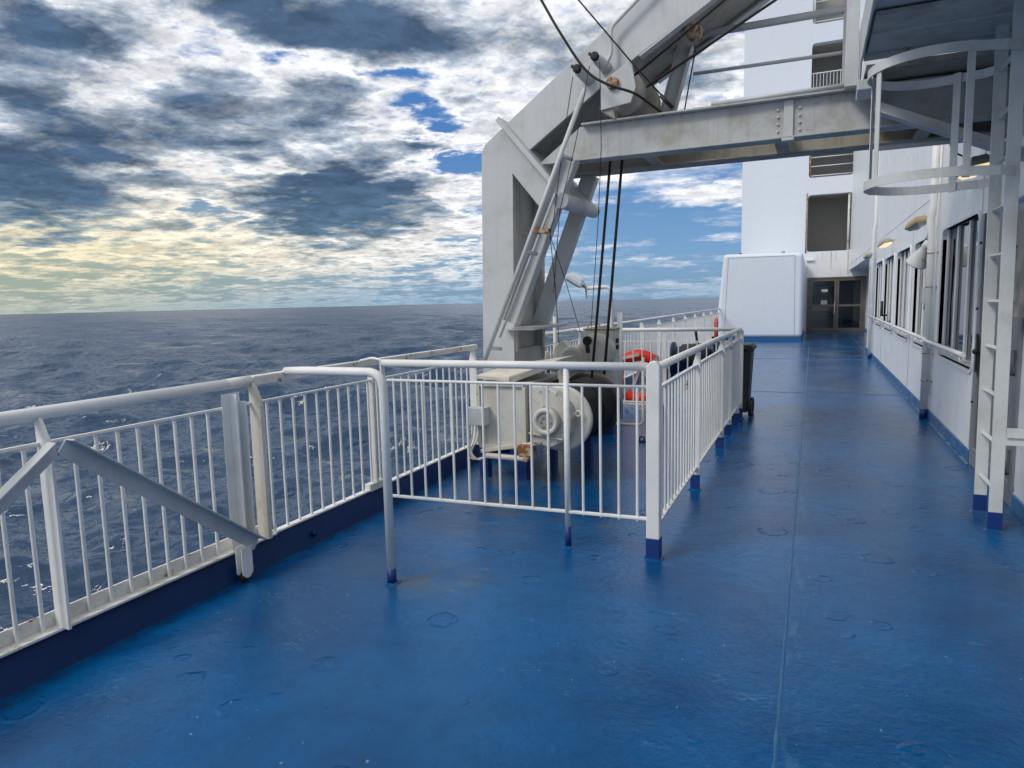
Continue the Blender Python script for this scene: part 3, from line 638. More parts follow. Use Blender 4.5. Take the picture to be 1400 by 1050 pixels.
# downpipe and thin conduit
DP = thing('drain_pipe', (1.24, 9.38, 0), 'thick white drain pipe with rusty clamps running down the cabin wall between two windows', 'pipe')
part('pipe', MB().tube([(1.245, 9.38, .11), (1.245, 9.38, 2.15), (1.225, 9.38, 2.32), (1.25, 9.38, 2.5), (1.245, 9.38, 3.6)], .042, 16), 'white', DP)
part('foot', MB().cyl((1.245, 9.38, 0), (1.245, 9.38, .112), .0435, 16), 'bluefoot', DP)
part('conduit', MB().tube([(1.275, 9.24, .3), (1.275, 9.24, 2.05), (1.26, 9.22, 2.2), (1.28, 9.24, 2.6), (1.28, 9.24, 3.4)], .012, 8), 'white', DP)
for z in (.46, .78, 1.56, 1.95): part('clamp', MB().torus((1.245, 9.38, z), (0, 0, 1), .044, .006, 20, 8).bar((1.26, 9.34, z), (1.29, 9.22, z), .012, .012), 'rustpin', DP)
DP2 = thing('drain_pipe', (1.23, 19.0, 0), 'slim white drain pipe near the far end of the cabin wall', 'pipe')
part('pipe', MB().tube([(1.24, 18.0, .1), (1.24, 18.0, 2.9), (1.27, 18.0, 3.1), (1.27, 18.0, 6)], .04, 12), 'white', DP2)
part('foot', MB().cyl((1.24, 18.0, 0), (1.24, 18.0, .102), .0415, 12), 'bluefoot', DP2)
for z in (1.2, 2.3): part('clamp', MB().torus((1.24, 18.0, z), (0, 0, 1), .042, .008, 16, 6), 'white', DP2)
# loudspeaker horn + switch box
HN = thing('loudspeaker', (1.17, 9.5, 1.9), 'pale cone-shaped loudspeaker on a bracket at the thick drain pipe', 'loudspeaker')
a_, b_ = Vector((1.20, 9.46, 2.03)), Vector((1.10, 9.60, 1.80)); ax = (b_ - a_).normalized()
part('horn', MB().lathe(a_ - ax * .07, ax, [(0, .025), (.005, .045), (.07, .052), (.085, .045), (.12, .055), (.30, .115), (.305, .122), (.29, .108)], 28), 'galv', HN)
part('bracket', MB().tube(bend([(1.20, 9.41, 1.98), (1.26, 9.45, 1.90), (1.296, 9.44, 1.88)], .02), .008, 8).tube([(1.16, 9.45, 1.90), (1.24, 9.44, 1.86), (1.296, 9.44, 1.86)], .006, 8), 'rustpin', HN)
SB = thing('switch_box', (1.27, 9.55, 1.4), 'small grey switch box with a dangling plug left of the thick drain pipe', 'switch box')
part('box', MB().box(1.20, 1.28, 9.45, 9.62, 1.36, 1.56), 'galv', SB, .006)
part('plug', MB().cyl((1.23, 9.52, 1.36), (1.23, 9.52, 1.29), .018, 10).tube([(1.23, 9.52, 1.29), (1.235, 9.52, 1.15), (1.26, 9.53, 1.05)], .008, 6), 'black', SB)
V2 = thing('hose_valve', (1.27, 15.7, 1.1), 'small black handled valve on the far cabin wall', 'valve')
part('stem', MB().cyl((1.298, 14.9, 1.08), (1.20, 14.9, 1.08), .018, 10).cyl((1.21, 14.9, 1.06), (1.21, 14.9, 1.35), .022, 10), 'black', V2)
part('lever', MB().bar((1.21, 14.8, 1.10), (1.21, 15.15, 1.10), .02, .02), 'black', V2)

# wall lamps
def wall_lamp(y, z, lit, label, housing, reach=.17, hl=.30):
    t = thing('wall_lamp', (1.2, y, z), label, 'lamp', None)
    ca = Vector((1.16, y, z)); d = Vector((-.25, 1, -.18)).normalized()
    part('bracket', MB().tube([(1.297, y - .08, z + .045), (1.22, y - .05, z + .06), (1.15, y - .02, z + .045)], .013, 8), 'white', t)
    mb = MB(); n = Vector((-.15, -.18, 1)).normalized(); sd = d.cross(n).normalized(); n = sd.cross(d)
    def rect(c, l, w): return [c + d * i * l / 2 + sd * j * w / 2 for i, j in ((-1, -1), (1, -1), (1, 1), (-1, 1))]
    lo = rect(ca - n * .03, hl, .17); mi = rect(ca + n * .0, hl, .17); hi = rect(ca + n * .05, hl * .75, .10)
    mb.add(lo + mi + hi, [(3, 2, 1, 0), (8, 9, 10, 11)] + [(k * 4 + i, k * 4 + (i + 1) % 4, k * 4 + 4 + (i + 1) % 4, k * 4 + 4 + i) for k in (0, 1) for i in range(4)])
    part('housing', mb, housing, t, .0015)
    mg = MB(); l0 = rect(ca - n * .031, hl * .92, .145); l1 = rect(ca - n * .065, hl * .75, .10)
    mg.add(l0 + l1, [(0, 1, 2, 3), (7, 6, 5, 4)] + [(i, (i + 1) % 4, 4 + (i + 1) % 4, 4 + i) for i in range(4)])
    part('lens', mg, 'lit' if lit else 'lens', t, .0015)
    return t
wall_lamp(10.0, 2.36, False, 'unlit floodlight with a tarnished brass-coloured housing above the second window', 'lampbrown', hl=.34)
wall_lamp(14.2, 2.40, True, 'lit yellow wall lamp above the far windows', 'lampgrey')
wall_lamp(18.1, 2.38, False, 'farthest unlit grey wall lamp, under the overhang corner', 'lampgrey')
wall_lamp(6.72, 2.50, True, 'lit yellow floodlight on the wall seen through the ladder cage', 'lampgrey', hl=.30)
part('power_cable', MB().tube(spline([(1.02, 6.4, 2.80), (.96, 6.5, 2.72), (.99, 6.6, 2.62), (1.10, 6.66, 2.56)]), .007, 6), 'black', bpy.data.objects['wall_lamp.003'])

# ================================================================== FAR HOUSING, TOWER, DOOR
HB = thing('deck_housing', (-1.65, 24.5, 0), 'big white round-edged steel housing with a blue base at the far end of the deck', 'housing')
hx0, hx1, hy0, hy1 = -3.03, -.31, 24.5, 30.9
b0 = part('body', MB().poly([(hx0, hy0, .11), (hx1, hy0, .11), (hx1 - .02, hy0, 2.88), (hx0 + .20, hy0, 2.93), (hx0 + .02, hy0, .95)], (0, 6.4, 0)), 'tower', HB, .12)
b0.modifiers['bevel'].segments = 6
fr = MB(); pts = [(-2.78, .13), (-2.67, 2.80), (-.58, 2.79), (-.55, .13)]
for (p, q) in zip(pts, pts[1:]): fr.bar((p[0], hy0 - .002, p[1]), (q[0], hy0 - .002, q[1]), .010, .012, (0, 1, 0))
part('panel_joint', fr, 'speckle', HB)
part('base_strip', MB().box(hx0 + .05, hx1 - .02, hy0 - .02, hy1, 0, .12), 'base', HB)
part('lug', MB().box(-2.35, -2.25, 24.6, 24.7, 2.89, 2.96).box(-1.0, -.9, 24.6, 24.7, 2.86, 2.95), 'rustpin', HB)

TW = thing('tower_block', (-.7, 31, 0), 'tall white deckhouse tower with open balcony bays at the end of the deck', 'tower')
def fmT(u, v, d): return (u, 31.0 + d, v)
tw = MB(); tw.box(-2.86, -.37, 31.0, 31.3, 2.0, 16); tw.box(-2.86, -2.6, 31.3, 40, 2.0, 16)
zc = [2.55, 5.85, 8.85, 11.78, 14.8]; holes = [(3.25, 5.52), (6.2, 8.4), (9.25, 11.38), (12.1, 14.3)]
for k in range(4):
    tw.hole_panel(fmT, (-.37, 1.75, zc[k], zc[k + 1]), (-.30, 1.34 if k < 2 else 1.34, *holes[k]), .12, .35)
tw.box(-.37, 2.6, 31.0, 31.3, 14.8, 16); tw.box(-.37, 1.9, 31.0, 31.3, 2.2, 2.55)
part('wall_panel', tw, 'tower', TW)
part('recess', MB().box(-2.6, 2.3, 33.5, 33.6, 2.3, 15).box(-.6, 2.3, 31.35, 33.5, 2.6, 3.2).box(-.6, 2.3, 31.35, 33.5, 5.6, 6.1).box(-.6, 2.3, 31.35, 33.5, 8.5, 9.1).box(-.6, 2.3, 31.35, 33.5, 11.5, 11.95).box(-.7, -.6, 31.36, 33.5, 2.6, 15).box(1.7, 1.8, 31.36, 33.5, 2.6, 15), 'opening', TW)
for (z0, z1, zs) in ((6.2, 8.4, (6.28, 6.65, 7.0)), (12.1, 14.3, (12.2, 12.55, 12.95))):
    for z in zs: part('balcony_rail', MB().tube([(-.30, 31.08, z), (1.34, 31.08, z)], .018, 8), 'tower', TW)
part('balcony_rail', MB().tube([(-.30, 31.08, 10.25), (1.34, 31.08, 10.25)], .022, 8), 'tower', TW)
part('balcony_rail', MB().tube([(-.30, 31.08, 9.3), (1.34, 31.08, 9.3)], .018, 8), 'tower', TW)
bs = None
for i in range(13):
    x = -.22 + i * .122
    if bs is None: bs = part('baluster', MB().tube([(x, 31.08, 9.3), (x, 31.08, 10.25)], .012, 6, False), 'tower', TW, org=(x, 31.08, 9.3))
    else: copyp(bs, TW, (x, 31.08, 9.3))
part('stanchion', MB().tube([(1.22, 31.1, 3.26), (1.22, 31.1, 5.5)], .045, 10), 'white_rusty', TW)
part('stanchion', MB().tube([(-.26, 31.06, 6.22), (-.26, 31.06, 7.1)], .03, 8), 'rustpin', TW)
part('stanchion', MB().tube([(-.24, 31.06, 12.1), (-.24, 31.06, 13.4)], .04, 8), 'galv', TW)
part('conduit', MB().tube([(-.34, 30.97, 3.2), (-.34, 30.97, 5.6)], .02, 8), 'rustpin', TW)
mb = MB()
for x, w_, l_ in ((.62, .02, .7), (.80, .008, .4), (1.24, .03, .9), (.30, .006, .3)): mb.box(x - w_, x + w_, 30.984, 30.988, 3.22 - l_, 3.22)
part('rust_run', mb, paint('rust_run_stain', (.66, .62, .53), .5, .5, (.45, .28, .10), rust=.3, streak=.9), TW)

DW = thing('entrance_wall', (.85, 31, 0), 'white bulkhead around the glazed double door at the end of the walkway', 'wall')
part('wall_panel', MB().box(-.36, -.24, 30.99, 31.2, 0, 2.2).box(-.36, 1.3, 30.99, 31.2, 2.2, 3.2).box(1.3, 1.978, 30.99, 31.2, 2.2, 2.45).box(1.93, 1.978, 30.99, 31.2, 0, 2.2), 'wall', DW)
part('ledge', MB().box(-.30, -.02, 30.90, 30.99, 2.88, 2.94), 'wall', DW, .005)
def leaf(x0, x1):
    f = MB(); t = .085; f.box(x0, x0 + t, 30.96, 31.02, .02, 2.14).box(x1 - t, x1, 30.96, 31.02, .02, 2.14)
    f.box(x0 + t, x1 - t, 30.962, 31.018, .02, .13).box(x0 + t, x1 - t, 30.962, 31.018, 1.0, 1.09).box(x0 + t, x1 - t, 30.962, 31.018, 2.04, 2.14)
    d = part('door', f, 'bronze', DW, .004)
    for z0, z1 in ((.13, 1.0), (1.09, 2.04)): part('pane', MB().box(x0 + t, x1 - t, 30.985, 30.992, z0, z1), 'clear', d)
    return d
dl = leaf(-.12, .86); dr2 = leaf(.868, 1.82)
part('door_frame', MB().box(-.235, -.128, 30.94, 31.05, 0, 2.2).box(1.826, 1.925, 30.94, 31.05, 0, 2.2).box(-.128, 1.826, 30.94, 31.05, 2.145, 2.2).box(-.128, 1.826, 30.94, 31.05, 0, .018), 'bronze', DW, .004)
part('sign', MB().box(.30, .53, 30.978, 30.984, 1.60, 1.71), 'sticker', dl); part('sign', MB().box(.29, .52, 30.978, 30.984, 1.10, 1.26), 'sticker', dl)
part('handle', MB().tube(bend([(.80, 30.96, .70), (.80, 30.89, .70), (.80, 30.89, 1.18), (.80, 30.96, 1.18)], .02, 4), .014, 8), 'galv', dl)
# stairwell behind the door
ST = thing('stairwell', (.85, 32.5, 0), 'dim stairwell with grey-edged steps seen through the glazed double door', 'stairs')
part('room', MB().box(-.4, 2.3, 35.0, 35.1, 0, 2.5).box(-.5, -.4, 31.2, 35.1, 0, 2.5).box(2.2, 2.3, 31.2, 35.0, 0, 2.5).box(-.4, 2.2, 31.2, 35.0, 2.4, 2.5), 'interior', ST)
sp = None
for i in range(6):
    sp = part('step', MB().box(-.35, .82, 32.2 + i * .26, 32.5 + i * .26, i * .17, i * .17 + .17), 'interior', ST)
    part('nosing', MB().box(-.35, .82, 32.19 + i * .26, 32.2 + i * .26, i * .17 + .12, i * .17 + .17), 'stair', sp)
part('cabinet', MB().box(1.1, 1.85, 33.0, 33.4, 0, .95), 'stair', ST)

# ================================================================== GANTRY BEAM, PLATFORM
GB = thing('gantry_beam', (-.6, 6.3, 2.72), 'twin steel crossbeams running overhead from the crane column to the platform', 'beam')
def zb(x): return 0
part('beam', MB().poly([(-2.33, 6.005, 2.735), (1.30, 6.005, 2.735), (1.30, 6.005, 3.02), (-1.93, 6.005, 3.02)], (0, .02, 0)).box(-1.90, 1.30, 5.94, 6.08, 3.022, 3.036).box(-2.22, 1.30, 5.93, 6.10, 2.72, 2.733), 'beam', GB, .002)
part('beam', MB().box(-2.32, 1.30, 6.66, 6.68, 2.745, 3.005).box(-2.32, 1.30, 6.60, 6.74, 3.005, 3.02).box(-2.32, 1.30, 6.55, 6.78, 2.72, 2.735), 'beamlow', GB, .002)
for x in (-.27, -1.35, .75): part('tie_beam', MB().box(x - .006, x + .006, 6.03, 6.60, 2.74, 2.99).box(x - .05, x + .05, 6.03, 6.54, 2.725, 2.737), 'beamlow', GB)
sp = part('splice_plate', MB().box(-.25, -.18, 5.985, 6.003, 2.74, 3.018).box(-.26, -.17, 5.92, 5.99, 2.697, 2.718), 'crane', GB, .003)
for s in (-.295, -.135):
    for k in range(4): part('bolt', MB().cyl((s, 6.006, 2.79 + k * .055), (s, 5.992, 2.79 + k * .055), .011, 6), 'crane', sp)
part('cable_tray', MB().tube([(-.8, 5.96, 3.055), (.18, 5.96, 3.06)], .018, 10), 'crane', GB)
part('knee_brace', MB().bar((.36, 5.86, 2.86), (1.30, 5.86, 2.42), .08, .075).bar((.36, 5.82, 2.82), (1.30, 5.82, 2.38), .11, .010), 'crane', GB, .003)
part('cross_tube', MB().tube([(.42, 6.2, 2.62), (1.3, 6.2, 2.62)], .02, 10), 'crane', GB)
GR = thing('overhead_guardrail', (-.3, 6.62, 3.02), 'two horizontal pipe rails above the crossbeam', 'railing')
part('rail', MB().tube([(-2.0 + .9, 6.62, 3.84), (.25, 6.62, 3.84)], .032, 12), 'crane', GR)
part('rail', MB().tube([(-1.05, 6.62, 3.51), (.25, 6.62, 3.50)], .015, 10), 'crane', GR)
part('rail', MB().tube([(-1.05, 6.62, 3.20), (.25, 6.62, 3.17)], .015, 10), 'crane', GR)
part('stanchion', MB().box(.17, .23, 6.60, 6.64, 3.02, 3.95), 'crane', GR)
# support post at the platform corner
PF = thing('overhead_platform', (.9, 5, 3.1), 'dark-bottomed steel platform overhead at the upper right, above the ladder cage', 'platform')
part('slab', MB().box(.28, 2.2, -7, 5.62, 3.205, 3.26), 'plat', PF, .004)  # extended unseen behind the camera to shade the right side of the deck
part('edge_plate', MB().box(.262, .276, -7, 5.63, 3.12, 3.40).box(.28, 2.2, 5.62, 5.634, 3.12, 3.40), 'crane', PF, .003)
part('post', MB().box(.17, .255, 5.85, 5.93, 3.022, 4.2), 'crane', PF, .005)
part('gusset', MB().poly([(.262, 5.64, 3.42), (.262, 5.93, 3.42), (.262, 5.93, 3.03), (.262, 5.80, 2.97), (.262, 5.64, 3.12)], (.012, 0, 0)), 'crane', PF, .002)
part('box_bracket', MB().poly([(.25, 5.70, 3.02), (.25, 5.92, 3.02), (.25, 5.92, 2.93), (.25, 5.78, 2.90), (.25, 5.70, 2.95)], (.16, 0, 0)), 'crane', PF, .006)
part('stiffener', MB().bar((.62, 4.3, 3.19), (1.45, 5.6, 3.19), .06, .03).bar((.30, 5.2, 3.18), (2.2, 5.2, 3.18), .012, .06), 'crane', PF, .002)
part('lower_slab', MB().box(.30, 1.298, 5.65, 6.95, 3.06, 3.10), 'beamlow', PF, .003)
part('lower_slab', MB().box(.30, 2.0, 4.9, 5.60, 3.16, 3.19), 'beam', PF, .003)
part('shackle', MB().torus((.55, 5.60, 3.13), (0, 1, 0), .025, .009, 14, 8).torus((.56, 5.60, 3.09), (1, 0, 0), .022, .008, 14, 8), 'rustpin', PF)

# ================================================================== LADDER WITH CAGE
LD = thing('caged_ladder', (1.08, 5.2, 0), 'pale steel ladder with hooped safety cage and blue feet at the right', 'ladder')
for y in (5.0, 5.42):
    s = part('stringer', MB().poly([(1.043, y, .12), (1.115, y, .12), (1.085, y, 3.20), (1.015, y, 3.20)], (0, .016, 0)), 'galv', LD, .002)
    part('foot', MB().box(1.040, 1.118, y - .003, y + .019, 0, .122), 'bluefoot', s); collar(1.079, y + .008, .05, .02, LD)
rg_ = None
for k in range(10):
    z = .26 + k * .292; x = 1.08 - z * .0095
    if rg_ is None: rg_ = part('rung', MB().bar((x, 5.016, z), (x, 5.42, z), .024, .024, (1, 0, 1)), 'galv', LD, .002, org=(x, 5.016, z))
    else: copyp(rg_, LD, (x, 5.016, z))
def hoop(z, rad, tilt=0.):
    """flat-bar hoop around the climbing space in front of the ladder"""
    mb = MB(); c = Vector((.66, 5.21, z)); n = 36; vs = []; path = [(1.08, 4.99), (.95, 4.965)]
    path = [(1.07, 5.21 - .21), (.98, 5.21 - .29)]
    for i in range(n + 1):
        th = R(-62) - R(236) * i / n; path.append((.665 + rad * math.cos(th), 5.21 + rad * math.sin(th)))
    path += [(.98, 5.21 + .29), (1.07, 5.21 + .21)]
    for i, (x, y) in enumerate(path):
        a = Vector(path[max(i - 1, 0)]); b = Vector(path[min(i + 1, len(path) - 1)]); t = (b - a).normalized(); nn = Vector((t.y, -t.x))
        for dn, dz in ((-.004, -.028), (.004, -.028), (.004, .028), (-.004, .028)): vs.append((x + nn.x * dn, y + nn.y * dn, z + dz))
    N = len(path); fs = [(i * 4 + k, i * 4 + (k + 1) % 4, (i + 1) * 4 + (k + 1) % 4, (i + 1) * 4 + k) for i in range(N - 1) for k in range(4)]
    mb.add(vs, fs, False); mb.f += [(0, 1, 2, 3), tuple((N - 1) * 4 + k for k in (3, 2, 1, 0))]; mb.s += [False, False]; return mb
part('hoop', hoop(2.20, .375), 'galv', LD); part('hoop', hoop(2.90, .375), 'galv', LD)
for th in (-68, -152, 156, 62):
    x, y = .665 + .366 * math.cos(R(th)), 5.21 + .366 * math.sin(R(th)); t = Vector((-math.sin(R(th)), math.cos(R(th)), 0))
    c = Vector((x, y, 0)); part('cage_strap', MB().bar(c + Vector((0, 0, 2.165)), c + Vector((0, 0, 2.935)), .045, .006, Vector((math.cos(R(th)), math.sin(R(th)), 0))), 'galv', LD, .001)
part('wall_bracket', MB().bar((1.11, 5.01, .60), (1.30, 5.01, .60), .02, .10).box(1.11, 1.30, 4.985, 4.998, .60, .66), 'galv', LD, .002)
part('wall_bracket', MB().bar((1.10, 5.01, 2.45), (1.30, 5.01, 2.45), .02, .08), 'galv', LD, .002)

# ================================================================== CRANE
CR = thing('davit_crane', (-2.8, 6.4, .1), 'large white angular crane with box column, sloping arm and struts at the ship side', 'crane')
def P6(px, py, y=6.0): return at(px, py, y=y)
y0, y1 = 6.0, 6.83
# measured corners in the plane of the front face: (x, z)
ci, oz = -2.60, -2.955
xo = lambda z: -2.965 + .022 * z
colfront = [(xo(.15), .15), (-2.635, .15), (-2.61, 1.0), (-2.585, 2.735), (-2.50, 2.82), (-2.42, 2.87), (-1.43, 3.53), (-.79, 3.89), (.9, 4.86), (.9, 5.62), (-1.42, 3.99), (-2.86, 2.975), (xo(2.9), 2.90)]
part('front_plate', MB().poly([(x, y0, z) for x, z in colfront], (0, .028, 0)), 'crane', CR, .004)
part('back_plate', MB().poly([(x, y1 - .028, z) for x, z in colfront], (0, .028, 0)), 'crane', CR, .004)
part('column_web', MB().box(-2.72, -2.70, y0 + .029, y1 - .029, .15, 2.9).box(-2.80, -2.64, y0 + .029, y1 - .029, 1.02, 1.04).box(-2.66, -2.64, y0 + .029, y1 - .029, .15, 1.02), 'cream', CR, .003)
part('outer_web', MB().poly([(-2.945, y0 + .029, .15), (-2.925, y0 + .029, .15), (-2.87, y0 + .029, 2.88), (-1.42, y0 + .029, 3.955), (.9, y0 + .029, 5.58), (.9, y0 + .029, 5.60), (-1.42, y0 + .029, 3.975), (-2.89, y0 + .029, 2.90)], (0, y1 - y0 - .058, 0)), 'crane', CR)
part('lip', MB().box(-2.61, -2.595, y0 + .029, y0 + .085, 1.02, 2.72).box(-2.61, -2.595, y1 - .085, y1 - .029, 1.02, 2.72), 'cream', CR, .002)
part('arm_web', MB().poly([(-2.50, y0 + .029, 2.87), (-2.42, y0 + .029, 2.91), (-1.43, y0 + .029, 3.57), (.9, y0 + .029, 4.92), (.9, y0 + .029, 4.94), (-1.43, y0 + .029, 3.59), (-2.42, y0 + .029, 2.93), (-2.50, y0 + .029, 2.89)], (0, y1 - y0 - .058, 0)), 'beamlow', CR)
part('arm_flange', MB().bar((-1.40, y0 + .045, 3.535), (.9, y0 + .045, 4.87), .09, .014).bar((-1.40, y1 - .045, 3.535), (.9, y1 - .045, 4.87), .09, .014), 'crane', CR, .002)
# joint plate across the knuckle
part('joint_plate', MB().bar((-2.68, 6.38, 3.16), (-2.03, 6.38, 2.39), 1.0, .045, (1, 0, 1)), 'crane', CR, .004)
part('lower_arm', MB().poly([(x, y0 - .003, z) for x, z in [(-2.60, 2.70), (-2.595, 2.74), (-2.49, 2.835), (-2.415, 2.845), (-2.15, 2.53), (-2.30, 2.33)]], (0, .02, 0)), 'crane', CR, .002)
# front strut: H section
def hbeam(a, b, w, h, up, t=.012):
    a, b = Vector(a), Vector(b); d = (b - a).normalized(); sd = d.cross(Vector(up)).normalized(); hh = sd.cross(d)
    mb = MB(); mb.bar(a + hh * h / 2, b + hh * h / 2, w, t, up); mb.bar(a - hh * h / 2, b - hh * h / 2, w, t, up); mb.bar(a, b, t, h - t, up); return mb
part('strut', hbeam((-1.95, 5.80, 2.72), (-2.55, 5.80, 1.31), .12, .13, (1, 0, 0)), 'crane', CR, .002)
part('strut', MB().bar((-2.07, 6.78, 2.735), (-2.66, 6.78, 1.22), .11, .155, (1, 0, 0)), 'crane', CR, .004)
part('cross_tube', MB().cyl((-2.02, 5.72, 2.36), (-2.08, 6.9, 2.40), .068, 24), 'crane', CR)
part('shelf_plate', MB().box(-2.68, -2.36, 5.88, 6.84, 1.235, 1.262), 'crane', CR, .003)
gp = MB(); a, b = Vector((-1.76, 5.62, 3.22)), Vector((-2.76, 5.62, .93))
gp.tube([a, b], .020, 12)
part('guard_pipe', gp, 'crane', CR)
part('guard_pipe', MB().tube([(-2.06, 5.70, 2.42), (-2.62, 5.70, 1.18)], .012, 8), 'crane', CR)
for f in (.22, .56, .93):
    c = a.lerp(b, f); part('pipe_clip', MB().cyl(c, c + Vector((.06, .12, -.02)), .018, 10), 'crane', CR)
part('pipe_clamp', MB().box(-2.22, -2.10, 5.60, 5.68, 2.085, 2.12).cyl((-2.20, 5.64, 2.08), (-2.20, 5.64, 2.14), .012, 8).cyl((-2.13, 5.64, 2.075), (-2.13, 5.64, 2.14), .012, 8), 'rustpin', CR)
# sheave brackets with black heads (top of the knuckle)
for (px, py) in ((813, 77), (789, 94)):
    c = at(px, py, y=5.82); s = part('guide_bracket', MB().lathe(c + Vector((0, .02, 0)), Vector((.3, 1, -.28)), [(0, .03), (.02, .045), (.12, .05), (.22, .05)], 20), 'crane', CR)
    part('rubber_head', MB().lathe(c - Vector((0, .02, 0)), (0, 1, 0), [(0, .02), (.006, .036), (.04, .036), (.045, .02)], 20).cyl(c + Vector((-.05, 0, .03)), c + Vector((0, 0, .0)), .014, 10), 'black', s)
part('hook_rail', MB().tube(bend([at(880, 0, y=5.93) + Vector((.25, 0, .25)), at(835, 38, y=5.93), at(836, 75, y=5.93), at(822, 97, y=5.93)], .05), .016, 10), 'crane', CR)
# lower fork plates and sheaves
fk = [at(820, 151, y=5.90), at(822, 111, y=5.90), at(863, 82, y=5.90), at(869, 118, y=5.90), at(862, 140, y=5.90)]
part('fork_plate', MB().poly(fk, (0, .02, 0)), 'crane', CR, .003)
part('fork_web', MB().poly([at(820, 151, y=5.92), at(838, 147, y=5.92), at(841, 163, y=5.92)], (0, .7, 0)), 'beamlow', CR, .003)
sh = part('sheave', MB().lathe((-1.56, 6.05, 3.27), (0, 1, 0), [(0, .15), (.01, .19), (.025, .195), (.04, .165), (.065, .165), (.08, .195), (.095, .19), (.105, .15)], 40), 'speckle', CR)
part('pin', MB().lathe((-1.60, 5.86, 3.315), (0, 1, 0), [(0, .04), (.01, .052), (.05, .055), (.06, .06), (.2, .06)], 22), 'rustpin', sh)
sh2 = part('sheave', MB().lathe((-1.50, 6.36, 3.24), (0, 1, 0), [(0, .15), (.01, .19), (.025, .195), (.04, .165), (.065, .165), (.08, .195), (.095, .19), (.105, .15)], 40), 'beamlow', CR)
part('pin', MB().lathe(at(945, 38, y=6.2), (.2, 1, -.2), [(-.1, .03), (-.08, .062), (0, .07), (.12, .07)], 20), 'rustpin', CR)
part('pin_lug', MB().poly([at(932, 35, y=6.3), at(948, 10, y=6.3), at(965, 50, y=6.3), at(948, 57, y=6.3)], (0, .05, 0)), 'rustpin', CR, .004)
# secondary strut behind the beam: from arm down to the gantry
part('hanger', hbeam(at(938, 62, y=6.5), at(912, 158, y=6.5), .10, .12, (1, 0, 0)), 'beam', CR, .002)
part('hanger_shoe', MB().box(-1.22, -1.10, 6.38, 6.5, 3.03, 3.15), 'rustpin', CR, .004)

# wires and ropes, each a thing
def wire(name, label, pts, r, sp=0, cat='cable', mat='rope'):
    pts = spline(pts, 8) if sp else pts
    return tag(part(name, MB().tube(pts, r, 8), mat), label, cat)
yv = 6.22
wire('hoist_rope', 'left of the two thick black wire ropes hanging down to the winch drum', [(-1.73, 6.25, 3.25), at(835, 213, y=yv), at(809, 517, y=5.75)], .0125)
wire('hoist_rope', 'right of the two thick black wire ropes hanging down to the winch drum', [(-1.58, 6.25, 3.10), at(851, 213, y=yv), at(826, 512, y=5.75)], .0125)
wire('hoist_rope', 'upper thick rope running from the sheave up along the crane arm', [at(866, 104, y=5.98), at(990, 0, y=5.98), at(1110, -101, y=5.98)], .012)
wire('hoist_rope', 'lower thick rope running from the sheave up across the sky and tower', [at(884, 119, y=5.98), at(1060, 0, y=5.98), at(1196, -92, y=5.98)], .012)
wire('power_cable', 'thick black cable drooping from the top edge past the crane knuckle to the beam', [at(700, -70, y=5.75), at(740, 0, y=5.75), at(766, 45, y=5.75), at(800, 95, y=5.75), at(830, 115, y=5.75), at(866, 127, y=5.80), at(890, 143, y=5.9), at(908, 157, y=5.98)], .011, 1)
wire('stay_wire', 'thin dark stay wire crossing the arm to the beam hanger', [at(760, -30, y=5.85), at(791, 0, y=5.85), at(866, 88, y=5.85), at(916, 143, y=5.95)], .0065)
part('turnbuckle', MB().tube([at(903, 130, y=5.93), at(920, 148, y=5.97)], .018, 8), 'black', bpy.data.objects['stay_wire'])
wire('stay_wire', 'thin dark wire hanging from the left rubber head', [at(783, 105, y=5.75), at(772, 180, y=5.72), at(757, 300, y=5.68), at(752, 318, y=5.66)], .0035)
wire('stay_wire', 'thin dark wire crossing in front of the long guard pipe', [at(806, 90, y=5.55), at(788, 190, y=5.55), at(765, 290, y=5.6), at(757, 400, y=5.7)], .0035)
wire('stay_wire', 'thin vertical wire left of the thick ropes', [at(820, 85, y=5.8), at(822, 200, y=5.8), at(818, 300, y=6.2), at(808, 450, y=7.0)], .0035)
wire('stay_wire', 'left thin wire falling from the rusty pipe clamp', [at(752, 322, y=5.66), at(759, 390, y=6.3), at(765, 478, y=7.3)], .0035)
wire('stay_wire', 'right thin wire slanting from the rusty pipe clamp to the sheave block', [at(752, 322, y=5.66), at(772, 380, y=6.3), at(796, 463, y=7.3)], .0035)
wire('stay_wire', 'short dark wire hanging below the arm beside the hanger beam', [at(951, 68, y=6.2), at(943, 110, y=6.25), at(936, 150, y=6.3)], .006)

# ================================================================== WINCH
WN = thing('winch', (-1.9, 5.5, .1), 'cream winch with a round drum of black rope inside the fenced enclosure', 'winch')
wc = Vector((-1.87, 0, .545))
part('front_flange', MB().lathe((wc.x, 5.20, wc.z), (0, 1, 0), [(0, .25), (.008, .272), (.03, .272), (.035, .26)], 56), 'winch', WN)
part('rear_flange', MB().lathe((wc.x, 5.98, wc.z), (0, 1, 0), [(0, .285), (.006, .30), (.03, .30), (.035, .285)], 56), 'drum', WN)
dr_ = part('drum', MB().cyl((wc.x, 5.23, wc.z), (wc.x, 5.99, wc.z), .15, 40), 'drum', WN)
mb = MB()
for k in range(27): mb.torus((wc.x, 5.26 + k * .0265, wc.z), (0, 1, 0), .232 + (.018 if k > 14 else 0), .0135, 40, 8)
part('rope_layer', mb, 'rope', WN)
part('gear_case', MB().poly([(x, 5.08, z) for x, z in [(-2.09, .82), (-1.97, .83), (-1.86, .78), (-1.77, .69), (-1.73, .57), (-1.745, .45), (-1.81, .37), (-1.91, .325), (-2.09, .36)]], (0, .12, 0)), 'winch', WN, .012)
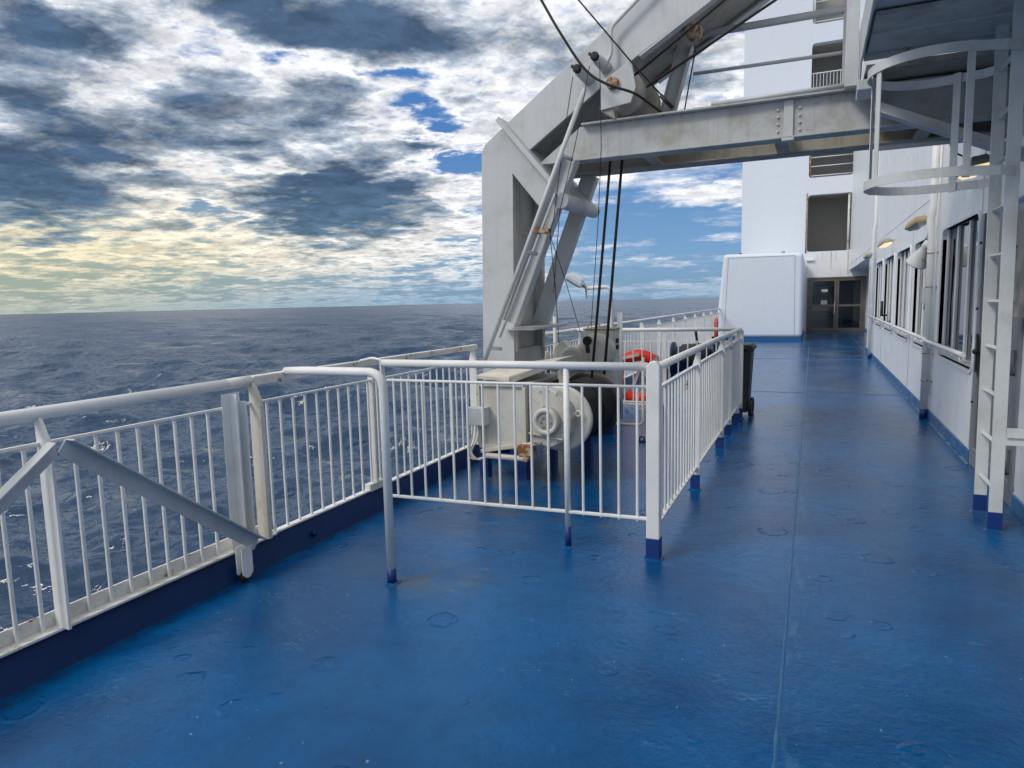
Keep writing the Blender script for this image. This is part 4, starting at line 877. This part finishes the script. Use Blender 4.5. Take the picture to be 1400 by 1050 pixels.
for k in range(11):
    th = R(-105 + k * 21); part('bolt', MB().cyl((-1.945 + .195 * math.cos(th), 5.082, .575 + .215 * math.sin(th)), (-1.945 + .195 * math.cos(th), 5.070, .575 + .215 * math.sin(th)), .009, 6), 'winch', WN)
part('cover_rim', MB().box(-2.585, -2.165, 5.145, 5.168, .27, .30).box(-2.585, -2.165, 5.145, 5.168, .80, .83).box(-2.60, -2.57, 5.145, 5.168, .301, .799).box(-2.18, -2.15, 5.145, 5.168, .301, .799), 'winch', WN, .003)
part('case_strap', MB().bar((-2.09, 5.066, .44), (-1.80, 5.066, .40), .010, .03, (0, 1, 0)), 'cream', WN, .002)
part('case_rib', MB().bar((-2.08, 5.07, .76), (-1.96, 5.07, .66), .012, .02, (0, 1, 0)), 'cream', WN, .002)
hbm = MB(); hc = (-1.93, 5.03, .545)
hbm.lathe(hc, (0, 1, 0), [(0, .068), (-.02, .072), (-.022, .10), (-.015, .108), (.05, .112)], 40)
part('hub', hbm, 'winch', WN)
hcp = part('hub_cover', MB().cyl((hc[0], 5.018, hc[2]), (hc[0], 5.03, hc[2]), .066, 32), 'speckle', WN)
for k in range(6):
    th = k * PI / 3; part('bolt', MB().cyl((hc[0] + .04 * math.cos(th), 5.018, hc[2] + .04 * math.sin(th)), (hc[0] + .04 * math.cos(th), 5.008, hc[2] + .04 * math.sin(th)), .012, 6), 'speckle', hcp)
part('drum_lug', MB().torus((-1.70, 5.16, .60), (0, 1, 0), .022, .006, 16, 8).bar((-1.84, 5.16, .62), (-1.72, 5.16, .60), .008, .012).bar((-1.84, 5.16, .57), (-1.72, 5.16, .595), .008, .012), 'white', WN)
part('skid_beam', MB().bar((-2.56, 5.14, .245), (-1.95, 5.14, .36), .05, .03).cyl((-2.50, 5.10, .215), (-2.14, 5.10, .21), .025, 12), 'cream', WN, .004)
part('skid_cap', MB().box(-2.20, -2.06, 5.07, 5.16, .24, .33).cyl((-2.12, 5.05, .225), (-2.12, 5.12, .225), .03, 12), 'rustpin', WN, .006)
part('motor_box', MB().box(-2.60, -2.15, 5.17, 5.95, .27, .83), 'winch', WN, .015)
part('top_cover', MB().poly([(-2.62, 5.16, .87), (-2.30, 5.16, .87), (-2.0, 5.55, .985), (-2.0, 5.95, .985), (-2.62, 5.95, .90)], (0, 0, .014)), 'cream', WN, .003)
part('top_guard', MB().bar((-2.58, 5.13, .88), (-2.28, 5.13, .86), .03, .03).bar((-2.30, 5.16, .85), (-1.98, 5.55, .98), .012, .05), 'cream', WN, .003)
part('dark_gap_block', MB().box(-2.149, -2.09, 5.24, 5.8, .30, .80), 'drum', WN)  # dark block filling the gap between motor box and gear case
part('frame_pipe', MB().tube(bend([(-1.92, 6.4, .30), (-1.46, 6.4, .30), (-1.46, 6.4, .95)], .06), .014, 10), 'cream', WN)
for (x, y) in ((-2.58, 5.25), (-2.22, 5.25), (-2.58, 5.9), (-2.2, 5.9), (-1.87, 5.95)): part('foot', MB().box(x - .04, x + .04, y - .04, y + .04, 0, .27), 'bluefoot', WN)
JB = part('junction_box', MB().box(-2.655, -2.49, 5.06, 5.17,   .475, .625), 'galv', WN, .006)
for k, dx in enumerate((0, .03, .055)):
    part('cable', MB().tube(spline([(-2.62 + dx, 5.11, .475), (-2.63 + dx, 5.10, .36), (-2.66 + dx * .5, 5.09, .24), (-2.62 + dx, 5.08, .18), (-2.52, 5.10, .20)]), .006, 6), 'cable', JB)
# small hook wire and sheave block on chain
BK = thing('chain_block', (-2.4, 7.1, .95), 'black sheave block with a rusty chain hanging in front of the cream cabinet', 'pulley')
bc = at(802, 466, y=7.0)
part('sheave', MB().lathe(bc, (0, 1, 0), [(0, .04), (.01, .05), (.035, .05), (.045, .04)], 24).bar(bc + Vector((0, .02, -.03)), bc + Vector((.01, .02, -.13)), .04, .03, (0, 1, 0)), 'black', BK)
for k in range(6): part('link', MB().torus(bc + Vector((.01, .02, -.14 - k * .028)), (1, 0, 0) if k % 2 else (0, 1, 0), .013, .004, 12, 6), 'rustpin', BK)

# ================================================================== CABINET AND DECK GEAR
CB = thing('machine_cabinet', (-2.3, 7.5, 0), 'tall cream machinery cabinet with a round drum cover behind the winch', 'cabinet')
cb0 = at(796, 450, y=7.3); cb1 = at(846, 450, y=7.3)
part('body', MB().box(cb0.x + .02, cb1.x - .06, 7.3, 7.55, .12, 1.17), 'cream', CB, .01)
part('side_box', MB().box(cb0.x - .36, cb0.x + .02, 7.35, 7.54, .12, .95), 'cream', CB, .012)
part('round_cover', MB().lathe((-2.17, 7.18, .93), (0, 1, 0), [(0, .14), (.02, .20), (.10, .21), (.12, .21)], 40), 'cream', CB)
part('motor', MB().lathe((-2.42, 7.10, .86), (0, 1, 0), [(0, .10), (.012, .135), (.03, .14), (.25, .14)], 32), 'cream', CB)
part('crank_housing', MB().poly([(-2.68, 7.2, .80), (-2.52, 7.2, .74), (-2.46, 7.2, .96), (-2.54, 7.2, 1.06), (-2.64, 7.2, 1.0)], (0, .15, 0)), 'cream', CB, .008)
part('valve_cluster', MB().cyl((-2.74, 7.15, .80), (-2.60, 7.15, .78), .03, 12).cyl((-2.70, 7.15, .70), (-2.70, 7.15, .84), .02, 12).cyl((-2.64, 7.12, .74), (-2.64, 7.3, .74), .025, 12), 'lampbrown', CB)
part('vent_pipe', MB().tube([(-2.76, 7.55, .5), (-2.76, 7.55, 1.32)], .022, 10), 'white_rusty', CB)
part('top_edge', MB().box(cb0.x + .01, cb1.x - .05, 7.29, 7.56, 1.17, 1.185), 'lampbrown', CB, .003)
part('loop_handle', MB().torus((-2.25, 7.42, 1.19), (0, 1, 0), .07, .010, 16, 8, 0, PI), 'cream', CB)
part('plinth', MB().box(cb0.x - .34, cb1.x - .08, 7.33, 7.54, 0, .118), 'bluefoot', CB)
for z in (.95, 1.02): part('latch', MB().box(cb1.x - .06, cb1.x - .04, 7.40, 7.45, z, z + .05), 'black', CB)
SC = thing('socket_box', (-2.86, 7.35, .8), 'small white socket box with a dark green connector on a white post beside the crane', 'socket box')
part('post', MB().box(-2.93, -2.87, 7.40, 7.46, .14, 1.05), 'white', SC, .004)
part('box', MB().box(-2.87, -2.80, 7.36, 7.46, .68, .92), 'cream', SC, .008)
part('connector', MB().lathe((-2.78, 7.34, .80), (.6, -1, .1), [(0, .03), (.01, .045), (.05, .045), (.06, .03), (.09, .028)], 18), 'bin', SC)
part('knob', MB().lathe((-2.75, 7.28, .76), (.5, -1, .1), [(0, .02), (.01, .028), (.03, .02)], 14), 'red', SC)

LP = thing('deck_lamp', (-2.12, 8.15, 0), 'white deck floodlight on a gooseneck pole behind the cream cabinet', 'lamp')
yl = 8.0; e0, e1, e2, e3 = at(838, 470, y=yl), at(836, 425, y=yl), at(832, 394, y=yl), at(802, 394, y=yl)
part('pole', MB().tube(bend([(e0.x, yl, 0.05), (e1.x, yl, e1.z), (e1.x, yl, e3.z + .01), (e3.x, yl, e3.z)], .09, 8), .022, 12), 'white', LP)
part('outer_pole', MB().tube([(e0.x + .06, yl + .1, .05), (e0.x + .06, yl + .1, e1.z - .02)], .032, 12), 'white', LP)
hd = Vector((e3.x, yl, e3.z)); ha = Vector((-.2, -.05, .13)).normalized(); hn = Vector((.45, 0, .75)).normalized()
hm = MB(); sdv = Vector((0, 1, 0))
def ringq(c, l0, l1, w, up): return [hd + ha * l0 - sdv * w + hn * up, hd + ha * l1 - sdv * w + hn * up, hd + ha * l1 + sdv * w + hn * up, hd + ha * l0 + sdv * w + hn * up]
lo = ringq(0, .05, .27, .08, -.02); mi = ringq(0, .05, .27, .08, .02); hi = ringq(0, .09, .24, .055, .065)
hm.add(lo + mi + hi, [(0, 1, 2, 3), (11, 10, 9, 8)] + [(k * 4 + i, k * 4 + (i + 1) % 4, k * 4 + 4 + (i + 1) % 4, k * 4 + 4 + i) for k in (0, 1) for i in range(4)])
hh_ = part('lamp_head', hm, 'tower', LP, .01)
lg = MB(); l0 = ringq(0, .06, .26, .07, -.021); l1 = ringq(0, .08, .24, .055, -.04); lg.add(l0 + l1, [(0, 1, 2, 3), (7, 6, 5, 4)] + [(i, (i + 1) % 4, 4 + (i + 1) % 4, 4 + i) for i in range(4)])
part('lens', lg, 'lampgrey', hh_); part('clamp', MB().bar(hd, hd + ha * .09, .035, .035).bar(hd + Vector((-.01, 0, 0)), hd + Vector((.0, 0, -.12)), .02, .012, (0, 1, 0)), 'lampgrey', hh_, .003)

def lifebuoy(c, axis, label):
    t = thing('lifebuoy', Vector(c) - Vector((0, 0, .37)), label, 'lifebuoy'); c = Vector(c)
    part('ring', MB().torus(c, axis, .295, .078, 56, 18, flat=.75), 'red', t)
    ax = Vector(axis).normalized(); a = ax.cross(Vector((0, 0, 1))).normalized()
    for th in (45, 135, 225, 315):
        d = a * math.cos(R(th)) + Vector((0, 0, 1)) * math.sin(R(th)); tt = a * -math.sin(R(th)) + Vector((0, 0, 1)) * math.cos(R(th))
        # band hugging the ring section
        m1 = MB(); n = 16; vs = []
        for s_ in (-.03, .03):
            for k in range(n):
                ph = 2 * PI * k / n; vs.append(c + d * (.295 + .081 * math.cos(ph)) + ax * (.081 * .78 * math.sin(ph)) + tt * s_)
        m1.add(vs, [(k, (k + 1) % n, n + (k + 1) % n, n + k) for k in range(n)], True); part('band', m1, 'speckle', t)
    rp = [c + (a * math.cos(th) + Vector((0, 0, 1)) * math.sin(th)) * (.385 + .035 * abs(math.sin(2 * th + PI / 2)) ** 2 * (1 if math.sin(th) > -.2 else 1.6)) for th in [2 * PI * k / 48 for k in range(49)]]
    part('grab_line', MB().tube(rp, .006, 6), 'cable', t)
    return t
lifebuoy((-2.13, 9.12, .45), (0, 1, 0), 'red lifebuoy standing upright on its rack behind the winch enclosure')
lifebuoy((-2.84, 22.9, .47), (1, .12, 0), 'red lifebuoy seen edge-on against the far ship-side railing')
RK = thing('lifebuoy_rack', (-2.13, 9.2, 0), 'white A-shaped steel rack inside the red lifebuoy', 'rack')
part('leg', MB().bar((-2.35, 9.24, .02), (-2.13, 9.24, .62), .045, .012, (0, 1, 0)), 'white', RK); part('leg', MB().bar((-1.90, 9.24, .02), (-2.11, 9.24, .62), .045, .012, (0, 1, 0)), 'white', RK)
part('stanchion', MB().bar((-2.12, 9.26, .02), (-2.12, 9.26, .78), .04, .04), 'white', RK, .003); part('arm', MB().bar((-2.55, 9.02, .66), (-2.11, 9.02, .76), .03, .035), 'cream', RK, .003)
part('crossbar', MB().bar((-2.45, 9.0, .10), (-1.82, 9.0, .10), .02, .02), 'white', RK)

BN = thing('wheelie_bin', (-.87, 9.1, 0), 'dark wheeled rubbish bin standing behind the far corner of the fence', 'bin')
bv = []
for z, s in ((.05, .8), (.83, 1.0)):
    bv += [(-.87 + i * .19 * s, 9.12 + j * .24 * s, z) for i, j in ((-1, -1), (1, -1), (1, 1), (-1, 1))]
part('body', MB().add(bv, [(3, 2, 1, 0), (4, 5, 6, 7)] + [(i, (i + 1) % 4, 4 + (i + 1) % 4, 4 + i) for i in range(4)]), 'bin', BN, .02)
part('lid', MB().box(-1.08, -.655, 8.86, 9.38, .835, .875).box(-1.05, -.69, 8.92, 9.34, .875, .905), 'black', BN, .018)
part('handle', MB().cyl((-.695, 8.84, .85), (-.695, 9.40, .85), .038, 14), 'black', BN)
for y in (8.96, 9.30): part('wheel', MB().lathe((-.655, y, .10), (0, 1, 0), [(-.02, .07), (-.016, .098), (.016, .098), (.02, .07)], 28), 'black', BN) if False else part('wheel', MB().lathe((-.69, y, .10), (1, .0, 0), [(-.022, .07), (-.018, .098), (.018, .098), (.022, .07)], 28), 'black', BN)

RW = thing('mooring_reel', (-1.75, 11.0, 0), 'dark blue covered reel with black levers beyond the enclosure', 'reel')
part('frame', MB().box(-2.15, -2.08, 10.9, 11.6, 0, .55).box(-1.35, -1.28, 10.9, 11.6, 0, .55), 'navy', RW, .01)
part('reel', MB().lathe((-2.08, 11.25, .50), (1, 0, 0), [(0, .30), (.03, .30), (.035, .22), (.69, .22), (.695, .30), (.725, .30)], 32), 'navy', RW)
part('cover', MB().lathe((-1.95, 11.05, .60), (1, 0, 0), [(0, .08), (.06, .17), (.4, .19), (.5, .08)], 20), 'black', RW)
for x, h in ((-1.66, .98), (-1.40, .90)): part('lever', MB().bar((x + .05, 10.95, .55), (x, 10.9, h), .035, .03), 'black', RW, .005)
EY = tag(part('deck_ring', MB().torus((-1.62, 7.05, .03), (0, 1, 0), .025, .008, 16, 8).box(-1.66, -1.58, 7.03, 7.07, 0, .012), 'black'), 'small black lashing ring on the deck right of the winch', 'ring')

for n_, g_ in (('deck_railing', 'railings along the ship side'), ('steel_fence', 'fences round the winch enclosure'), ('lifebuoy', 'red lifebuoys'), ('wall_lamp', 'lamps on the cabin wall'),
               ('hoist_rope', 'thick hoist ropes of the crane'), ('stay_wire', 'thin wires of the crane'), ('drain_pipe', 'drain pipes on the cabin wall')):
    for o in bpy.data.objects:
        if o.parent is None and o.name.split('.')[0] == n_ and 'label' in o: o['group'] = g_
